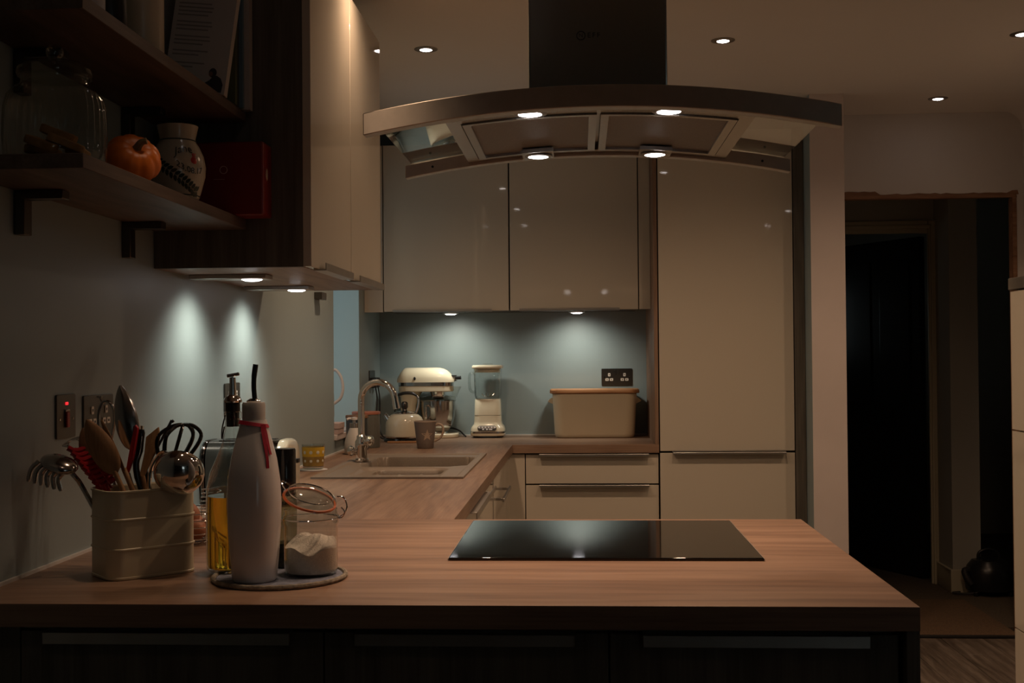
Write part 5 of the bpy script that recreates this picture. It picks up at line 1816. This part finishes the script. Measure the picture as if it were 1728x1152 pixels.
# --- red box
t = thing('carton', 'dark red card box with pale ring print beside the cabinet', 'box', (-0.815, 2.742, S1))
obj('sleeve', bx(-0.095, 0.088, -0.035, 0.040, 0.0005, 0.1715), M['redbox'], t, bev=0.006, seg=3)
b = nb()
tube(b, [(-0.005 + 0.0085 * math.cos(2 * PI * k / 28), -0.0352, 0.106 + 0.0085 * math.sin(2 * PI * k / 28)) for k in range(28)], 0.0008, 6, closed=True)
obj('ring_print', b, M['pinkpaper'], t)
obj('line_print', bx(-0.028, -0.002, -0.0356, -0.0349, 0.084, 0.0848), M['pinkpaper'], t)
b = nb()
ellipsoid(b, (0.0882, -0.004, 0.098), (0.0006, 0.010, 0.014), None, 18, 8)
obj('side_seal', b, M['star'], t)

# --- books on the upper shelf
def book(label, x0, x1, y0, y1, h, mc, tilt=0.0, z=S2, lean=0.0):
    """upright book: cover planes face -Y/+Y, spine towards +X"""
    th = y1 - y0
    c = Vector(((x0 + x1) / 2, y0, z))
    t_ = thing('book', label, 'book', c, group='books on the upper shelf')
    hw = (x1 - x0) / 2
    R = Matrix.Translation((0, 0, 0.0006 + hw * math.sin(lean))) @ Matrix.Rotation(tilt, 4, 'X') @ Matrix.Rotation(lean, 4, 'Y')
    b = nb()
    box(b, -hw, hw, 0.0, 0.0018, 0, h)
    box(b, -hw, hw, th - 0.0018, th, 0, h)
    box(b, hw - 0.0018, hw, 0.0018, th - 0.0018, 0, h)
    b.transform(R)
    obj('cover', b, mc, t_)
    b = bx(-hw + 0.003, hw - 0.0019, 0.0019, th - 0.0019, 0.003, h - 0.003)
    b.transform(R)
    obj('pages', b, M['paper'], t_)
    return t_, R


book('pale thick book standing against the cabinet side', -0.985, -0.772, 2.758, 2.782, 0.27, M['paper'])
book('thin dark blue book second from the cabinet', -0.985, -0.783, 2.738, 2.750, 0.262, M['bookblue'])
book('thin dark book third from the cabinet', -0.985, -0.790, 2.716, 2.732, 0.255, M['bookdark'])
book('thin olive book fourth from the cabinet', -0.985, -0.788, 2.694, 2.710, 0.262, M['bookgreen'], -0.015)
tb, RB = book('pale cookbook with printed text and small portrait on its cover', -0.925, -0.785, 2.600, 2.622, 0.262, M['paper'], -0.13, lean=0.10)
for k, (w_, z_) in enumerate(((0.075, 0.205), (0.080, 0.196), (0.078, 0.187), (0.070, 0.178), (0.080, 0.162), (0.082, 0.153), (0.074, 0.144), (0.080, 0.128), (0.082, 0.119), (0.066, 0.110), (0.080, 0.094), (0.060, 0.085), (0.076, 0.066), (0.050, 0.057))):
    b = bx(-0.060, -0.060 + w_, -0.0006, -0.0001, z_, z_ + 0.0032)
    b.transform(RB)
    obj('text_line', b, M['print'], tb)
b = nb()
prism(b, [(0.020, 0.004), (0.062, 0.004), (0.064, 0.022), (0.058, 0.036), (0.048, 0.042), (0.040, 0.040), (0.032, 0.030), (0.020, 0.022)], 'xz', -0.0008, -0.0001)
b.transform(RB)
obj('printed_portrait', b, M['bookdark'], tb)
b = nb()
ellipsoid(b, (0.038, -0.0005, 0.048), (0.009, 0.0004, 0.011), None, 16, 8)
b.transform(RB)
obj('printed_head', b, M['bookdark'], tb)
b = nb()
ellipsoid(b, (0.034, -0.0010, 0.045), (0.0045, 0.0003, 0.006), None, 12, 6)
b.transform(RB)
obj('printed_face', b, M['skinprint'], tb)
book('grey book mostly hidden behind the cookbook with the portrait', -0.985, -0.835, 2.664, 2.680, 0.262, M['bookgrey'], -0.02, lean=0.10)

# --- other upper shelf items
t = thing('storage_canister', 'tall cream canister left of the books', 'canister', (-0.846, 2.262, S2))
obj('body', lathe(nb(), [(0.0, 0.0005), (0.041, 0.0005), (0.043, 0.004), (0.043, 0.150), (0.0, 0.151)], 40), M['binceram'], t)
obj('lid', lathe(nb(), [(0.0, 0.1512), (0.045, 0.1512), (0.045, 0.162), (0.0, 0.166)], 40), M['binceram'], t)
t = thing('shaker', 'dark shaker with chrome band between canister and white jar', 'shaker', (-0.836, 2.085, S2))
obj('body', lathe(nb(), [(0.0, 0.0005), (0.028, 0.0005), (0.030, 0.005), (0.027, 0.070), (0.0, 0.071)], 28), M['smoke'], t)
obj('cap', lathe(nb(), [(0.0, 0.0712), (0.028, 0.0712), (0.026, 0.095), (0.0, 0.102)], 28), M['chrome'], t)
t = thing('storage_jar', 'small white jar at the near end of the upper shelf', 'jar', (-0.838, 1.975, S2))
obj('body', lathe(nb(), [(0.0, 0.0005), (0.033, 0.0005), (0.035, 0.005), (0.035, 0.080), (0.0, 0.081)], 32), M['ceramic'], t)
obj('lid', lathe(nb(), [(0.0, 0.0812), (0.036, 0.0812), (0.036, 0.092), (0.0, 0.095)], 32), M['chrome'], t)

# ================================================================== RIGHT EDGE AND HALL
t = thing('half_height_cabinet', 'pale gloss half-height cabinet with oak top at the right edge', 'cabinet', (1.68, 3.0, 0.0))
obj('body', bx(1.356, 2.045, 2.0, 3.796, 0.0, 1.495), M['carcass'], t, world=True)
for y0, y1 in ((2.0, 2.598), (2.602, 3.198), (3.202, 3.80)):
    for z0, z1 in ((0.08, 0.448), (0.452, 1.060), (1.064, 1.492)):
        obj('door', bx(1.3355, 1.3545, y0, y1, z0, z1), M['cream'], t, bev=0.001, seg=1, world=True)
obj('top', bx(1.330, 2.046, 1.995, 3.803, 1.4965, 1.533), M['doak_z'], t, bev=0.0015, seg=1, world=True)

VX, VY = 2.185, 6.60
t = thing('vacuum_cleaner', 'dark cylinder vacuum cleaner with arched handle on the hall floor', 'vacuum cleaner', (VX, VY, 0.0042))
b = nb()
lathe(b, [(0.0, 0.020), (0.10, 0.020), (0.120, 0.03), (0.124, 0.07), (0.124, 0.12), (0.110, 0.155), (0.085, 0.185), (0.0, 0.195)], 32)
obj('drum', b, M['smoke'], t)
b = nb()
tube(b, cat([(-0.055, 0, 0.180), (-0.048, 0, 0.222), (0.0, 0, 0.240), (0.048, 0, 0.222), (0.055, 0, 0.180)], 6), 0.009, 10)
obj('handle', b, M['black'], t)
b = nb()
tube(b, cat([(-0.085, -0.02, 0.125), (-0.135, -0.03, 0.13), (-0.128, -0.05, 0.09), (-0.11, -0.06, 0.06)], 6), 0.018, 12)
obj('hose', b, M['blackrub'], t)
for sx, sy in ((-0.09, -0.07), (0.09, -0.07), (-0.09, 0.07), (0.09, 0.07)):
    obj('wheel', lathe(nb(), [(0.0, 0.0005), (0.012, 0.0005), (0.014, 0.01), (0.012, 0.0205), (0.0, 0.0205)], 14, (sx, sy)), M['black'], t)
b = nb()
tube(b, cat([(-0.06, -0.08, 0.03), (-0.12, -0.06, 0.012), (-0.20, -0.03, 0.012), (-0.155, -0.01, 0.011)], 6), 0.005, 8)
obj('cable', b, M['blackrub'], t)
